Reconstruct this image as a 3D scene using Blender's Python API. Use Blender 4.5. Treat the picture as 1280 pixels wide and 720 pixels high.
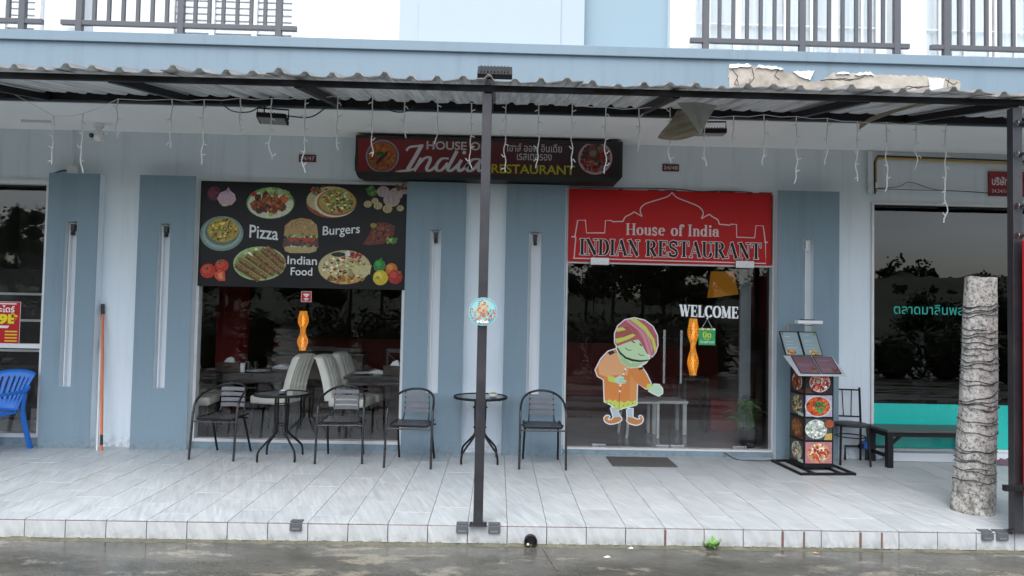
import bpy, bmesh, math, random
from mathutils import Vector, Matrix
R = math.radians
PI = math.pi
# ------------------------------------------------------------------ clear
for o in list(bpy.data.objects):
    bpy.data.objects.remove(o)
scene = bpy.context.scene
COL = scene.collection
# X runs right along the shop front, Y into the shops (wall face near Y = 0), Z up; the raised pavement's top is Z = 0
# ------------------------------------------------------------------ camera
PITCH, YAW, ROLL = 0.0337, 0.0204, 0.0205
def camera_axes(p, y, r):
    f = Vector((math.sin(y)*math.cos(p), math.cos(y)*math.cos(p), math.sin(p)))
    rt = Vector((math.cos(y), -math.sin(y), 0)); up = rt.cross(f)
    return (math.cos(r)*rt + math.sin(r)*up, -math.sin(r)*rt + math.cos(r)*up, f)
cd = bpy.data.cameras.new('camera'); cam = bpy.data.objects.new('camera', cd); COL.objects.link(cam)
a_, b_, c_ = camera_axes(PITCH, YAW, ROLL)
cam.matrix_world = Matrix(((a_.x, b_.x, -c_.x, 0.0), (a_.y, b_.y, -c_.y, -7.794), (a_.z, b_.z, -c_.z, 1.622), (0, 0, 0, 1)))
cd.sensor_width = 36; cd.lens = 24.0; cd.clip_start = .05; cd.clip_end = 2000
scene.camera = cam
# ------------------------------------------------------------------ sky, sun, exposure (overcast)
world = bpy.data.worlds.new('World'); scene.world = world; world.use_nodes = True
nt = world.node_tree; nt.nodes.clear()
wo = nt.nodes.new('ShaderNodeOutputWorld'); bg = nt.nodes.new('ShaderNodeBackground')
sky = nt.nodes.new('ShaderNodeTexSky'); sky.sky_type = 'NISHITA'; sky.sun_disc = False
SUN_EL, SUN_AZ = 60, 12          # the sun stands behind the camera, a little to its left, veiled by cloud
sky.sun_elevation = R(SUN_EL); sky.sun_rotation = R(180 + SUN_AZ)
sky.air_density = 1.0; sky.dust_density = 2.5; sky.ozone_density = 1.0
hs = nt.nodes.new('ShaderNodeHueSaturation'); hs.inputs['Saturation'].default_value = .52
nt.links.new(sky.outputs[0], hs.inputs['Color'])
# thin uneven cloud sheet over the whole sky
tc = nt.nodes.new('ShaderNodeTexCoord'); mp = nt.nodes.new('ShaderNodeMapping'); mp.inputs['Scale'].default_value = (1.5, 1.5, 5)
nz = nt.nodes.new('ShaderNodeTexNoise'); nz.inputs['Scale'].default_value = 2.2; nz.inputs['Detail'].default_value = 6
cr = nt.nodes.new('ShaderNodeMapRange'); cr.inputs['From Min'].default_value = .3; cr.inputs['From Max'].default_value = .7
cr.inputs['To Min'].default_value = .8; cr.inputs['To Max'].default_value = 1.2
nt.links.new(tc.outputs['Generated'], mp.inputs[0]); nt.links.new(mp.outputs[0], nz.inputs[0]); nt.links.new(nz.outputs[0], cr.inputs[0])
vm = nt.nodes.new('ShaderNodeVectorMath'); vm.operation = 'SCALE'
nt.links.new(hs.outputs[0], vm.inputs[0]); nt.links.new(cr.outputs[0], vm.inputs['Scale'])
nt.links.new(vm.outputs[0], bg.inputs[0]); bg.inputs[1].default_value = .15
nt.links.new(bg.outputs[0], wo.inputs[0])
sl = bpy.data.lights.new('sun', 'SUN'); sl.energy = 1.2; sl.angle = R(40); sl.color = (1, .975, .95)
sun = bpy.data.objects.new('sun', sl); COL.objects.link(sun)
sd = Vector((-math.sin(R(SUN_AZ))*math.cos(R(SUN_EL)), -math.cos(R(SUN_AZ))*math.cos(R(SUN_EL)), math.sin(R(SUN_EL))))
sun.rotation_euler = (-sd).to_track_quat('-Z', 'Y').to_euler()
vs = scene.view_settings
vs.view_transform = 'Standard'; vs.look = 'None'; vs.exposure = 1.35; vs.gamma = 1; vs.use_curve_mapping = False
scene.render.engine = 'CYCLES'
scene.cycles.max_bounces = 8; scene.cycles.transparent_max_bounces = 24; scene.cycles.glossy_bounces = 4
scene.cycles.caustics_reflective = False; scene.cycles.caustics_refractive = False

# ------------------------------------------------------------------ helpers: mesh builder
class MB:
    def __init__(s): s.v = []; s.f = []
    def add(s, vs, fs):
        b = len(s.v); s.v += [tuple(v) for v in vs]; s.f += [tuple(b+i for i in f) for f in fs]; return s
    def box(s, x0, x1, y0, y1, z0, z1, c=0):
        if x0 > x1: x0, x1 = x1, x0
        if y0 > y1: y0, y1 = y1, y0
        if z0 > z1: z0, z1 = z1, z0
        if c <= 0:
            return s.add([(x0,y0,z0),(x1,y0,z0),(x1,y1,z0),(x0,y1,z0),(x0,y0,z1),(x1,y0,z1),(x1,y1,z1),(x0,y1,z1)],
                         [(0,3,2,1),(4,5,6,7),(0,1,5,4),(1,2,6,5),(2,3,7,6),(3,0,4,7)])
        c = min(c, (x1-x0)*.45, (y1-y0)*.45, (z1-z0)*.45)
        bm = bmesh.new(); bmesh.ops.create_cube(bm, size=1)
        for v in bm.verts:
            v.co = Vector(((x0+x1)/2+v.co.x*(x1-x0), (y0+y1)/2+v.co.y*(y1-y0), (z0+z1)/2+v.co.z*(z1-z0)))
        bmesh.ops.bevel(bm, geom=list(bm.edges), offset=c, segments=2, profile=.6, affect='EDGES')
        bm.verts.index_update()
        s.add([v.co.copy() for v in bm.verts], [[v.index for v in f.verts] for f in bm.faces]); bm.free(); return s
    def obox(s, p0, p1, w, h, up=(0,0,1)):                 # a square bar from p0 to p1
        p0, p1 = Vector(p0), Vector(p1); d = (p1-p0).normalized(); u = Vector(up)
        if abs(d.dot(u)) > .98: u = Vector((0,1,0))
        a = d.cross(u).normalized(); b = a.cross(d).normalized()
        vs = [p+a*i*w/2+b*j*h/2 for p in (p0,p1) for i,j in ((-1,-1),(1,-1),(1,1),(-1,1))]
        return s.add(vs, [(3,2,1,0),(4,5,6,7),(0,1,5,4),(1,2,6,5),(2,3,7,6),(3,0,4,7)])
    def tube(s, pts, r, n=8, closed=False, caps=True):
        pts = [Vector(p) for p in pts]; m = len(pts); rs = r if isinstance(r, (list,tuple)) else [r]*m
        pr = None; b = len(s.v)
        for i, p in enumerate(pts):
            if closed: t = pts[(i+1)%m]-pts[i-1]
            else: t = pts[min(i+1,m-1)]-pts[max(i-1,0)]
            t.normalize()
            if pr is None:
                u = Vector((0,0,1)) if abs(t.z) < .9 else Vector((0,1,0)); pr = u.cross(t).normalized()
            pr = (pr-t*pr.dot(t)).normalized(); q = t.cross(pr)
            for k in range(n):
                a = 2*PI*k/n; s.v.append(tuple(p+(pr*math.cos(a)+q*math.sin(a))*rs[i]))
        for i in range(m if closed else m-1):
            j = (i+1)%m
            for k in range(n): s.f.append((b+i*n+k, b+i*n+(k+1)%n, b+j*n+(k+1)%n, b+j*n+k))
        if caps and not closed:
            s.f.append(tuple(b+k for k in reversed(range(n)))); s.f.append(tuple(b+(m-1)*n+k for k in range(n)))
        return s
    def lathe(s, prof, n=24, c=(0,0,0)):                   # profile of (r, z) about a vertical axis
        b = len(s.v)
        for r, z in prof:
            for k in range(n):
                a = 2*PI*k/n; s.v.append((c[0]+r*math.cos(a), c[1]+r*math.sin(a), c[2]+z))
        for i in range(len(prof)-1):
            for k in range(n): s.f.append((b+i*n+k, b+i*n+(k+1)%n, b+(i+1)*n+(k+1)%n, b+(i+1)*n+k))
        s.f.append(tuple(b+k for k in reversed(range(n)))); s.f.append(tuple(b+(len(prof)-1)*n+k for k in range(n)))
        return s
    def prism(s, poly, y0, y1):                            # an outline in the XZ plane given a depth along Y
        n = len(poly); vs = [(x,y0,z) for x,z in poly]+[(x,y1,z) for x,z in poly]
        return s.add(vs, [tuple(range(n)), tuple(reversed(range(n,2*n)))]+[(i,i+n,(i+1)%n+n,(i+1)%n) for i in range(n)])
    def sheet(s, rows, th=0.0, nrm=None):                  # grid of points, optional thickness along nrm
        m, n = len(rows), len(rows[0]); b = len(s.v)
        for r in rows: s.v += [tuple(p) for p in r]
        for i in range(m-1):
            for j in range(n-1): s.f.append((b+i*n+j, b+i*n+j+1, b+(i+1)*n+j+1, b+(i+1)*n+j))
        if th:
            d = Vector(nrm)*th; c = len(s.v)
            for r in rows: s.v += [tuple(Vector(p)+d) for p in r]
            for i in range(m-1):
                for j in range(n-1): s.f.append((c+i*n+j, c+(i+1)*n+j, c+(i+1)*n+j+1, c+i*n+j+1))
            edge = [i for i in range(n)]+[i*n+n-1 for i in range(1,m)]+[(m-1)*n+j for j in range(n-2,-1,-1)]+[i*n for i in range(m-2,0,-1)]
            for k in range(len(edge)):
                p, q = edge[k], edge[(k+1)%len(edge)]; s.f.append((b+q, b+p, c+p, c+q))
        return s
    def ball(s, c, r, n=12, m=8):
        rx, ry, rz = r if isinstance(r, (tuple,list)) else (r,r,r); b = len(s.v)
        for i in range(1, m):
            t = PI*i/m
            for k in range(n):
                a = 2*PI*k/n; s.v.append((c[0]+rx*math.sin(t)*math.cos(a), c[1]+ry*math.sin(t)*math.sin(a), c[2]+rz*math.cos(t)))
        for i in range(m-2):
            for k in range(n): s.f.append((b+i*n+k, b+(i+1)*n+k, b+(i+1)*n+(k+1)%n, b+i*n+(k+1)%n))
        t = len(s.v); s.v.append((c[0],c[1],c[2]+rz)); s.v.append((c[0],c[1],c[2]-rz))
        for k in range(n):
            s.f.append((t, b+k, b+(k+1)%n)); s.f.append((t+1, b+(m-2)*n+(k+1)%n, b+(m-2)*n+k))
        return s
    def mesh(s, name, mat, smooth=False, angle=40):
        me = bpy.data.meshes.new(name); me.from_pydata(s.v, [], s.f); me.update()
        bm = bmesh.new(); bm.from_mesh(me); bmesh.ops.recalc_face_normals(bm, faces=bm.faces); bm.to_mesh(me); bm.free()
        if smooth:
            me.polygons.foreach_set('use_smooth', [True]*len(me.polygons))
            me.set_sharp_from_angle(angle=R(angle))
        if mat: me.materials.append(mat)
        return me
    def build(s, name, mat, parent=None, smooth=False, angle=40):
        o = bpy.data.objects.new(name, s.mesh(name, mat, smooth, angle)); COL.objects.link(o)
        if parent: o.parent = parent
        return o
def tag(o, label=None, cat=None, group=None, kind=None):
    if label: o['label'] = label
    if cat: o['category'] = cat
    if group: o['group'] = group
    if kind: o['kind'] = kind
    return o
def thing(name, label, cat, loc=(0,0,0), rz=0, group=None):
    o = bpy.data.objects.new(name, None); COL.objects.link(o); o.empty_display_size = .1
    o.location = loc; o.rotation_euler = (0,0,R(rz)); return tag(o, label, cat, group)
def copy_tree(o, parent=None):
    c = o.copy(); COL.objects.link(c); c.parent = parent
    for ch in list(o.children): copy_tree(ch, c)
    return c
def share(o, parent, loc=(0,0,0), rot=(0,0,0), scale=(1,1,1), name=None):   # one more object on the same mesh
    c = o.copy(); COL.objects.link(c); c.parent = parent; c.location = loc; c.rotation_euler = rot; c.scale = scale
    return c
def curve(pts, n=6):                                        # smooth path through points (Catmull-Rom)
    P = [Vector(p) for p in pts]; out = []
    for i in range(len(P)-1):
        a, b, c, d = P[max(i-1,0)], P[i], P[i+1], P[min(i+2,len(P)-1)]
        for k in range(n):
            t = k/n; out.append(.5*((2*b)+(c-a)*t+(2*a-5*b+4*c-d)*t*t+(3*b-a-3*c+d)*t**3))
    out.append(P[-1]); return out

# ------------------------------------------------------------------ helpers: materials
def lin(c):
    if isinstance(c, str): c = tuple(int(c[i:i+2],16)/255 for i in (0,2,4))
    return tuple(x/12.92 if x <= .04045 else ((x+.055)/1.055)**2.4 for x in c)
def newmat(name):
    m = bpy.data.materials.new(name); m.use_nodes = True; n = m.node_tree
    return m, n, n.nodes['Principled BSDF']
def N(n, t, **k):
    d = n.nodes.new('ShaderNode'+t)
    for a, b in k.items(): setattr(d, a, b)
    return d
def noise(n, scale, detail=4, vec=None, rough=.55):
    t = N(n, 'TexNoise'); t.inputs['Scale'].default_value = scale; t.inputs['Detail'].default_value = detail; t.inputs['Roughness'].default_value = rough
    if vec: n.links.new(vec, t.inputs['Vector'])
    return t
def coords(n, kind='Object', scale=(1,1,1), rot=(0,0,0), rnd=False):
    tc = N(n, 'TexCoord'); mp = N(n, 'Mapping'); mp.inputs['Scale'].default_value = scale; mp.inputs['Rotation'].default_value = rot
    src = tc.outputs[kind]
    if any(rot):                                            # turn first, stretch afterwards, so streaks can run at an angle
        m0 = N(n, 'Mapping'); m0.inputs['Rotation'].default_value = rot; n.links.new(src, m0.inputs['Vector']); src = m0.outputs[0]; mp.inputs['Rotation'].default_value = (0,0,0)
    n.links.new(src, mp.inputs['Vector'])
    if rnd:
        oi = N(n, 'ObjectInfo'); ml = N(n, 'Math', operation='MULTIPLY'); ml.inputs[1].default_value = 53.0
        n.links.new(oi.outputs['Random'], ml.inputs[0]); n.links.new(ml.outputs[0], mp.inputs['Location'])
    return mp.outputs[0]
def ramp(n, src, stops):
    r = N(n, 'ValToRGB'); e = r.color_ramp.elements
    while len(e) < len(stops): e.new(.5)
    for i, (p, c) in enumerate(stops):
        e[i].position = p; e[i].color = (*c[:3], 1) if not isinstance(c, (int,float)) else (c,c,c,1)
    n.links.new(src, r.inputs[0]); return r.outputs[0]
def mixc(n, fac, a, b, mode='MIX'):
    m = N(n, 'Mix', data_type='RGBA', blend_type=mode)
    for sock, v in ((m.inputs[0], fac), (m.inputs[6], a), (m.inputs[7], b)):
        if hasattr(v, 'links'): n.links.new(v, sock)
        elif isinstance(v, (int,float)): sock.default_value = v
        else: sock.default_value = (*v[:3], 1)
    return m.outputs[2]
def bump(n, b, src, strength=.2, dist=.01):
    k = N(n, 'Bump'); k.inputs['Strength'].default_value = strength; k.inputs['Distance'].default_value = dist
    n.links.new(src, k.inputs['Height']); n.links.new(k.outputs[0], b.inputs['Normal'])
def pmat(name, col, rough=.5, metal=0, var=.12, scale=6, bmp=0, bscale=60, spec=.5, rvar=.1, dirt=0, dirtcol=(.05,.045,.04), kind='Object', stretch=(1,1,1)):
    m, n, b = newmat(name); v = coords(n, kind, stretch)
    t = noise(n, scale, 5, v)
    c = mixc(n, t.outputs[0], tuple(x*(1-var) for x in col), tuple(min(1,x*(1+var)) for x in col))
    if dirt:
        d = noise(n, scale*.37, 8, v, .7); f = ramp(n, d.outputs[0], [(.45,0),(.75,dirt)])
        c = mixc(n, f, c, dirtcol)
    n.links.new(c, b.inputs['Base Color'])
    rr = N(n, 'MapRange'); rr.inputs['To Min'].default_value = max(0,rough-rvar); rr.inputs['To Max'].default_value = min(1,rough+rvar)
    n.links.new(t.outputs[0], rr.inputs[0]); n.links.new(rr.outputs[0], b.inputs['Roughness'])
    b.inputs['Metallic'].default_value = metal; b.inputs['Specular IOR Level'].default_value = spec
    if bmp: bump(n, b, noise(n, bscale, 6, v).outputs[0], bmp)
    return m
def glass(name, tint=(1,1,1), ior=1.5, rough=0.0):
    m = bpy.data.materials.new(name); m.use_nodes = True; n = m.node_tree; n.nodes.clear()
    o = N(n, 'OutputMaterial'); mx = N(n, 'MixShader'); fr = N(n, 'Fresnel'); fr.inputs[0].default_value = ior
    ge = N(n, 'NewGeometry'); mi = N(n, 'MapRange'); mi.inputs['To Min'].default_value = ior; mi.inputs['To Max'].default_value = 1/ior   # same reflectance on both faces of a pane
    n.links.new(ge.outputs['Backfacing'], mi.inputs[0]); n.links.new(mi.outputs[0], fr.inputs[0])
    tr = N(n, 'BsdfTransparent'); tr.inputs[0].default_value = (*tint, 1)
    gl = N(n, 'BsdfGlossy'); gl.inputs['Roughness'].default_value = rough; gl.inputs[0].default_value = (1,1,1,1)
    # faint waviness of float glass
    tx = noise(n, 1.3, 2, coords(n)); bp = N(n, 'Bump'); bp.inputs['Strength'].default_value = .02; bp.inputs['Distance'].default_value = .02
    n.links.new(tx.outputs[0], bp.inputs['Height']); n.links.new(bp.outputs[0], gl.inputs['Normal'])
    n.links.new(fr.outputs[0], mx.inputs[0]); n.links.new(tr.outputs[0], mx.inputs[1]); n.links.new(gl.outputs[0], mx.inputs[2]); n.links.new(mx.outputs[0], o.inputs[0])
    return m
def emat(name, col, strength):
    m, n, b = newmat(name); b.inputs['Base Color'].default_value = (*col,1); b.inputs['Emission Color'].default_value = (*col,1); b.inputs['Emission Strength'].default_value = strength
    return m
def print_mat(name, rough=.35, spec=.4):
    m, n, b = newmat(name); a = N(n, 'VertexColor'); a.layer_name = 'Col'
    t = noise(n, 30, 4, coords(n)); c = mixc(n, .06, a.outputs[0], t.outputs[1], 'MULTIPLY')
    n.links.new(c, b.inputs['Base Color']); b.inputs['Roughness'].default_value = rough; b.inputs['Specular IOR Level'].default_value = spec
    return m
def food_mat(name):                                          # printed photographs: mottled colour at several sizes
    m, n, b = newmat(name); a = N(n, 'VertexColor'); a.layer_name = 'Col'; v = coords(n)
    t = noise(n, 55, 8, v, .75); k = ramp(n, t.outputs[0], [(.28,(.42,.38,.35)),(.5,(1.0,.97,.93)),(.74,(1.0,1.0,1.0))]); c = mixc(n, 1.0, a.outputs[0], k, 'MULTIPLY')
    t2 = noise(n, 140, 4, v, .7); c = mixc(n, ramp(n, t2.outputs[0], [(.55,0),(.72,.55)]), c, (.62,.56,.44)); t3 = noise(n, 22, 3, v); c = mixc(n, ramp(n, t3.outputs[0], [(.55,0),(.8,.35)]), c, (.06,.03,.02))
    n.links.new(c, b.inputs['Base Color']); b.inputs['Roughness'].default_value = .35; b.inputs['Specular IOR Level'].default_value = .25; return m
M = {}
def wall_paint(name, col, stain):
    m, n, b = newmat(name); v = coords(n)
    t = noise(n, .8, 6, v); c = mixc(n, t.outputs[0], tuple(x*.93 for x in col), tuple(x*1.05 for x in col))
    vs_ = coords(n, 'Object', (7,7,.5)); s = noise(n, 1.2, 6, vs_, .65); f = ramp(n, s.outputs[0], [(.52,0),(.8,stain)])
    c = mixc(n, f, c, tuple(x*.55 for x in col))
    # splash-back grime in the last centimetres above the pavement
    sp = N(n, 'SeparateXYZ'); n.links.new(v, sp.inputs[0]); g = N(n, 'MapRange'); g.inputs['From Min'].default_value = .0; g.inputs['From Max'].default_value = .16; g.inputs['To Min'].default_value = 1; g.inputs['To Max'].default_value = 0
    n.links.new(sp.outputs[2], g.inputs[0]); g2 = noise(n, 18, 5, v); gm = N(n, 'Math', operation='MULTIPLY'); n.links.new(g.outputs[0], gm.inputs[0])
    gr = ramp(n, g2.outputs[0], [(.45,0),(.7,.7)]); n.links.new(gr, gm.inputs[1]); c = mixc(n, gm.outputs[0], c, (.16,.15,.12))
    n.links.new(c, b.inputs['Base Color']); b.inputs['Roughness'].default_value = .55; b.inputs['Specular IOR Level'].default_value = .3
    bump(n, b, noise(n, 90, 4, v).outputs[0], .12, .004); return m
M['wall'] = wall_paint('grey_wall_paint', (.68,.755,.81), .35)
M['pilaster'] = wall_paint('slate_paint', (.205,.287,.343), .4)
M['slot'] = wall_paint('pale_slot_paint', (.70,.74,.77), .15)
M['soffit'] = pmat('soffit_paint', (.90,.915,.90), .8, var=.05, scale=1.5, dirt=.12, dirtcol=(.3,.3,.27))
M['fascia'] = wall_paint('pale_blue_paint', (.185,.255,.31), .35)
M['white'] = pmat('white_paint', (.74,.77,.79), .6, var=.04, scale=2, dirt=.15, dirtcol=(.45,.45,.43))
M['upblue'] = pmat('light_blue_wall', (.25,.355,.42), .7, var=.04, scale=2, dirt=.1, dirtcol=(.3,.35,.36))
M['paleblue'] = pmat('pale_white_blue_wall', (.39,.465,.52), .7, var=.03, scale=2, dirt=.1, dirtcol=(.4,.42,.43))
M['rail'] = pmat('grey_rail_paint', (.075,.08,.092), .45, var=.15, scale=10, dirt=.3, dirtcol=(.12,.11,.1))
M['frame'] = pmat('white_aluminium', (.66,.67,.67), .4, var=.05, scale=5, dirt=.25, dirtcol=(.25,.24,.22))
M['steel'] = pmat('black_steel', (.011,.011,.013), .45, var=.3, scale=12, bmp=.1, dirt=.3, dirtcol=(.022,.018,.016), spec=.2)
M['post'] = pmat('dark_post_paint', (.020,.021,.026), .36, var=.3, scale=9, bmp=.15, dirt=.4, dirtcol=(.075,.065,.06))
M['black'] = pmat('black_plastic', (.012,.012,.013), .4, var=.2)
M['chrome'] = pmat('brushed_steel', (.40,.405,.41), .28, 1, var=.08, scale=20)
M['glass'] = glass('clear_glass', (.985,.99,.987), 1.38)
M['tint'] = glass('tinted_glass', (.20,.21,.21), 1.60)
M['teal'] = pmat('teal_film', (.015,.50,.43), .25, var=.05)
M['concrete_broken'] = pmat('broken_render', (.40,.365,.315), .9, var=.5, scale=6, bmp=1, bscale=12, dirt=.75, dirtcol=(.11,.09,.07))
M['food'] = food_mat('food_photo_print'); M['print'] = print_mat('vinyl_print', .4, .25); M['print_gloss'] = print_mat('gloss_print', .22, .5); M['print_matt'] = print_mat('matt_print', .6, .3)
M['text_white'] = pmat('white_vinyl', (.8,.8,.8), .5, var=.02)
M['inner_dark'] = pmat('dark_inner_wall', (.02,.017,.016), .7, var=.4, scale=3)
M['inner_red'] = pmat('red_inner_wall', (.22,.012,.012), .5, var=.2, scale=3)
M['inner_floor'] = pmat('grey_floor_tiles', (.30,.31,.31), .18, var=.15, scale=3)
M['cream'] = pmat('cream_leather', (.74,.73,.64), .42, var=.08, scale=7, bmp=.1, bscale=40)
M['table'] = pmat('black_table', (.018,.017,.017), .3, var=.3)
M['china'] = pmat('white_china', (.78,.79,.80), .15, var=.02)
M['brownwood'] = pmat('dark_brown_wood', (.05,.028,.017), .45, var=.4, scale=14, stretch=(1,1,6))
M['palewood'] = pmat('white_painted_wood', (.55,.56,.55), .5, var=.08)
M['alu'] = pmat('grey_slat_metal', (.22,.22,.24), .38, .6, var=.15, scale=12)
M['dark_tube'] = pmat('dark_tube_metal', (.05,.05,.055), .3, .7, var=.2, scale=20)
M['blue'] = pmat('blue_plastic', (.012,.14,.52), .33, var=.08, scale=5)
M['bulbwire'] = pmat('white_wire', (.8,.82,.82), .5, var=.02)
# roofing: weathered zinc, rust streaks along the fall, rib shading painted in as dark streaks
m, n, b = newmat('zinc_sheet'); v = coords(n, 'Object', (22,.8,1)); t = noise(n, 1.6, 6, v, .62)
c = mixc(n, ramp(n, t.outputs[0], [(.33,0),(.62,1)]), (.40,.425,.44), (.86,.87,.87)); f = ramp(n, noise(n, .9, 7, coords(n, 'Object', (9,1.4,1)), .7).outputs[0], [(.52,0),(.76,.5)])
c = mixc(n, f, c, (.42,.34,.30)); n.links.new(c, b.inputs['Base Color']); b.inputs['Roughness'].default_value = .5; M['zinc'] = m
M['zinc_top'] = pmat('darkened_zinc_top', (.20,.20,.195), .7, var=.4, scale=6, dirt=.5, dirtcol=(.10,.08,.07))  # top and edges coloured darker than the underside to offset sky light, with dirt
# pavement tiles: pale grey stoneware with fine diagonal brushed streaks
m, n, b = newmat('streaked_stoneware'); oi = N(n, 'ObjectInfo')
v = coords(n, 'Object', (44,2.6,8), (0,0,R(-20)), True); t = noise(n, 1.0, 8, v, .68); t2 = noise(n, .35, 3, v)
c = mixc(n, ramp(n, t.outputs[0], [(.3,0),(.72,1)]), (.285,.32,.335), (.49,.525,.54)); c = mixc(n, ramp(n, t2.outputs[0], [(.4,0),(.75,.25)]), c, (.33,.36,.375))
k = ramp(n, oi.outputs['Random'], [(0,(.93,.93,.94)),(1,(1.0,1.0,1.0))]); c = mixc(n, 1.0, c, k, 'MULTIPLY')
d = noise(n, 2.3, 8, coords(n, 'Object', (1,1,1), (0,0,0), True), .7); c = mixc(n, ramp(n, d.outputs[0], [(.52,0),(.78,.45)]), c, (.24,.23,.205)); n.links.new(c, b.inputs['Base Color'])
n.links.new(ramp(n, t.outputs[0], [(.3,.30),(.7,.48)]), b.inputs['Roughness']); b.inputs['Specular IOR Level'].default_value = .4
bump(n, b, t.outputs[0], .06, .002); M['tile'] = m
# kerb tiles: the same stoneware with grime rising from the road
m, n, b = newmat('kerb_stoneware'); v = coords(n, 'Object', (16,16,3.5), (0,R(24),0), True); t = noise(n, 1.2, 8, v, .68)
c = mixc(n, ramp(n, t.outputs[0], [(.3,0),(.72,1)]), (.34,.365,.372), (.50,.52,.525)); sp = N(n, 'SeparateXYZ'); n.links.new(coords(n), sp.inputs[0])
g = N(n, 'MapRange'); g.inputs['From Min'].default_value = -.15; g.inputs['From Max'].default_value = -.06; g.inputs['To Min'].default_value = 1; g.inputs['To Max'].default_value = 0
n.links.new(sp.outputs[2], g.inputs[0]); d = noise(n, 14, 8, coords(n, 'Object', (1,1,1), (0,0,0), True), .7); f = ramp(n, d.outputs[0], [(.42,.0),(.68,.9)]); mm = N(n, 'Math', operation='MULTIPLY'); n.links.new(f, mm.inputs[0]); n.links.new(g.outputs[0], mm.inputs[1])
c = mixc(n, mm.outputs[0], c, (.13,.12,.085)); n.links.new(c, b.inputs['Base Color']); b.inputs['Roughness'].default_value = .45; M['kerb'] = m
M['grout'] = pmat('pale_grout', (.60,.61,.60), .8, var=.15, scale=12, dirt=.4, dirtcol=(.25,.23,.2))
M['bed'] = pmat('dark_joint_mortar', (.10,.085,.075), .9, var=.4, scale=20)
M['brownjoint'] = pmat('brown_edge_mortar', (.14,.075,.06), .85, var=.5, scale=16)
M['moss'] = pmat('mossy_gutter_dirt', (.075,.075,.05), .75, var=.5, scale=14, bmp=1, bscale=30, dirt=.5, dirtcol=(.2,.19,.14))
# road: wet, brushed, stained concrete
m, n, b = newmat('wet_concrete'); v = coords(n); t = noise(n, .9, 9, coords(n, 'Object', (1,2.4,1)), .7)
c = mixc(n, ramp(n, t.outputs[0], [(.36,0),(.64,1)]), (.034,.035,.031), (.115,.113,.098))
t3 = noise(n, 2.6, 10, coords(n, 'Object', (1,2.0,1)), .72); c = mixc(n, ramp(n, t3.outputs[0], [(.545,0),(.62,.8)]), c, (.27,.25,.20))
t5 = noise(n, 60, 6, v, .8); c = mixc(n, ramp(n, t5.outputs[0], [(.35,.55),(.6,0)]), c, (.025,.025,.02))
st = N(n, 'TexNoise'); st.inputs['Scale'].default_value = 3; st.inputs['Detail'].default_value = 3; n.links.new(coords(n, 'Object', (60,4,1), (0,0,R(-52))), st.inputs['Vector'])
c = mixc(n, ramp(n, st.outputs[0], [(.48,0),(.7,.22)]), c, (.19,.178,.14)); n.links.new(c, b.inputs['Base Color'])
wet = noise(n, .9, 6, coords(n, 'Object', (.6,1.6,1)), .65); n.links.new(ramp(n, wet.outputs[0], [(.40,.08),(.58,.45)]), b.inputs['Roughness'])
bump(n, b, st.outputs[0], .12, .003); b.inputs['Specular IOR Level'].default_value = .6; M['road'] = m
M['leaf'] = pmat('palm_leaf', (.08,.18,.05), .5, var=.35, scale=6)
M['treeleaf'] = pmat('tree_leaf', (.032,.05,.02), .8, var=.5, scale=.8)
M['hill'] = pmat('hill_ground', (.03,.042,.02), .9, var=.5, scale=.2)
M['bark'] = pmat('dark_bark', (.06,.05,.04), .9, var=.4)
# ================================================================== SETTING
HK = -.149                                   # road level
road = MB(); road.sheet([[(x, y, HK) for x in (-400,-60,-20,-8,0,8,20,60,400)] for y in (-400,-80,-30,-12,-6,-2.55,30,400)])
tag(road.build('road', M['road']), kind='structure')
# ---- raised pavement: bed + tiles (each an object), kerb face tiles, mortar
KY = -2.566; X0 = -3.492; TW = .30; GAP = .0038
pave = MB(); pave.box(-10.5, 10.5, KY+.011, .30, HK-.05, -.009); pave = pave.build('pavement', M['bed']); tag(pave, kind='structure')
rng = random.Random(4)
def tile_mesh(l):
    return MB().box(-TW/2+GAP/2, TW/2-GAP/2, -l/2, l/2, -.009, 0, .0015)
cache = {}
gr = MB()
for k in range(-10, 36):
    xc = X0+TW*(k+.5); off = (0, .3, .15, .42)[k%4]; y = KY-.002; first = True
    cuts = [KY-.002]; t = KY+.6-off
    while t < .28:
        if t > KY+.08: cuts.append(t)
        t += .6
    cuts.append(.28)
    for a, b in zip(cuts, cuts[1:]):
        l = round(b-a-.004, 3)
        if l not in cache: cache[l] = tile_mesh(l).build('tile', M['tile'], pave)
        else: cache[l] = share(cache[l], pave)
        o = cache[l]; o.location = (xc, (a+b)/2, rng.uniform(-.0006,.0006)); o.rotation_euler = (rng.uniform(-.0006,.0006), rng.uniform(-.001,.001), 0)
        if b < .2: gr.box(xc-TW/2+GAP/2, xc+TW/2-GAP/2, b-.0018, b+.0018, -.008, -.0008)
for xa, xb in ((-10.5,-6.5),(7.312,10.5)): MB().box(xa, xb, KY-.004, .29, HK+.01, -.0005).build('slab', M['tile'], pave)
gr.build('grout', M['grout'], pave)
kerb = MB().box(-TW/2+.003, TW/2-.003, KY-.006, KY+.0105, HK+.012, -.0125, .0015).build('kerb_tile', M['kerb'], pave)
for k in range(-10, 36):
    xc = X0+TW*(k+.5); o = kerb if k == -10 else share(kerb, pave); o.location = (xc, rng.uniform(-.0012,.0012), 0)
half = [(884-.5, .16), ]
bj = MB()
for k in range(-10, 36):
    xa = X0+TW*k; bj.box(xa+.004, xa+TW-.004, KY-.004+rng.uniform(-.0015,.0015), KY+.010, -.0122, -.0092)
    if k in (16, 19, 21): bj.box(xa-.007, xa+.009, KY-.0105, KY-.0065, HK+.02, -.015)
    if k in (19, 21): bj.box(xa+.16, xa+.172, KY-.0105, KY-.0068, HK+.02, -.015)
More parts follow.
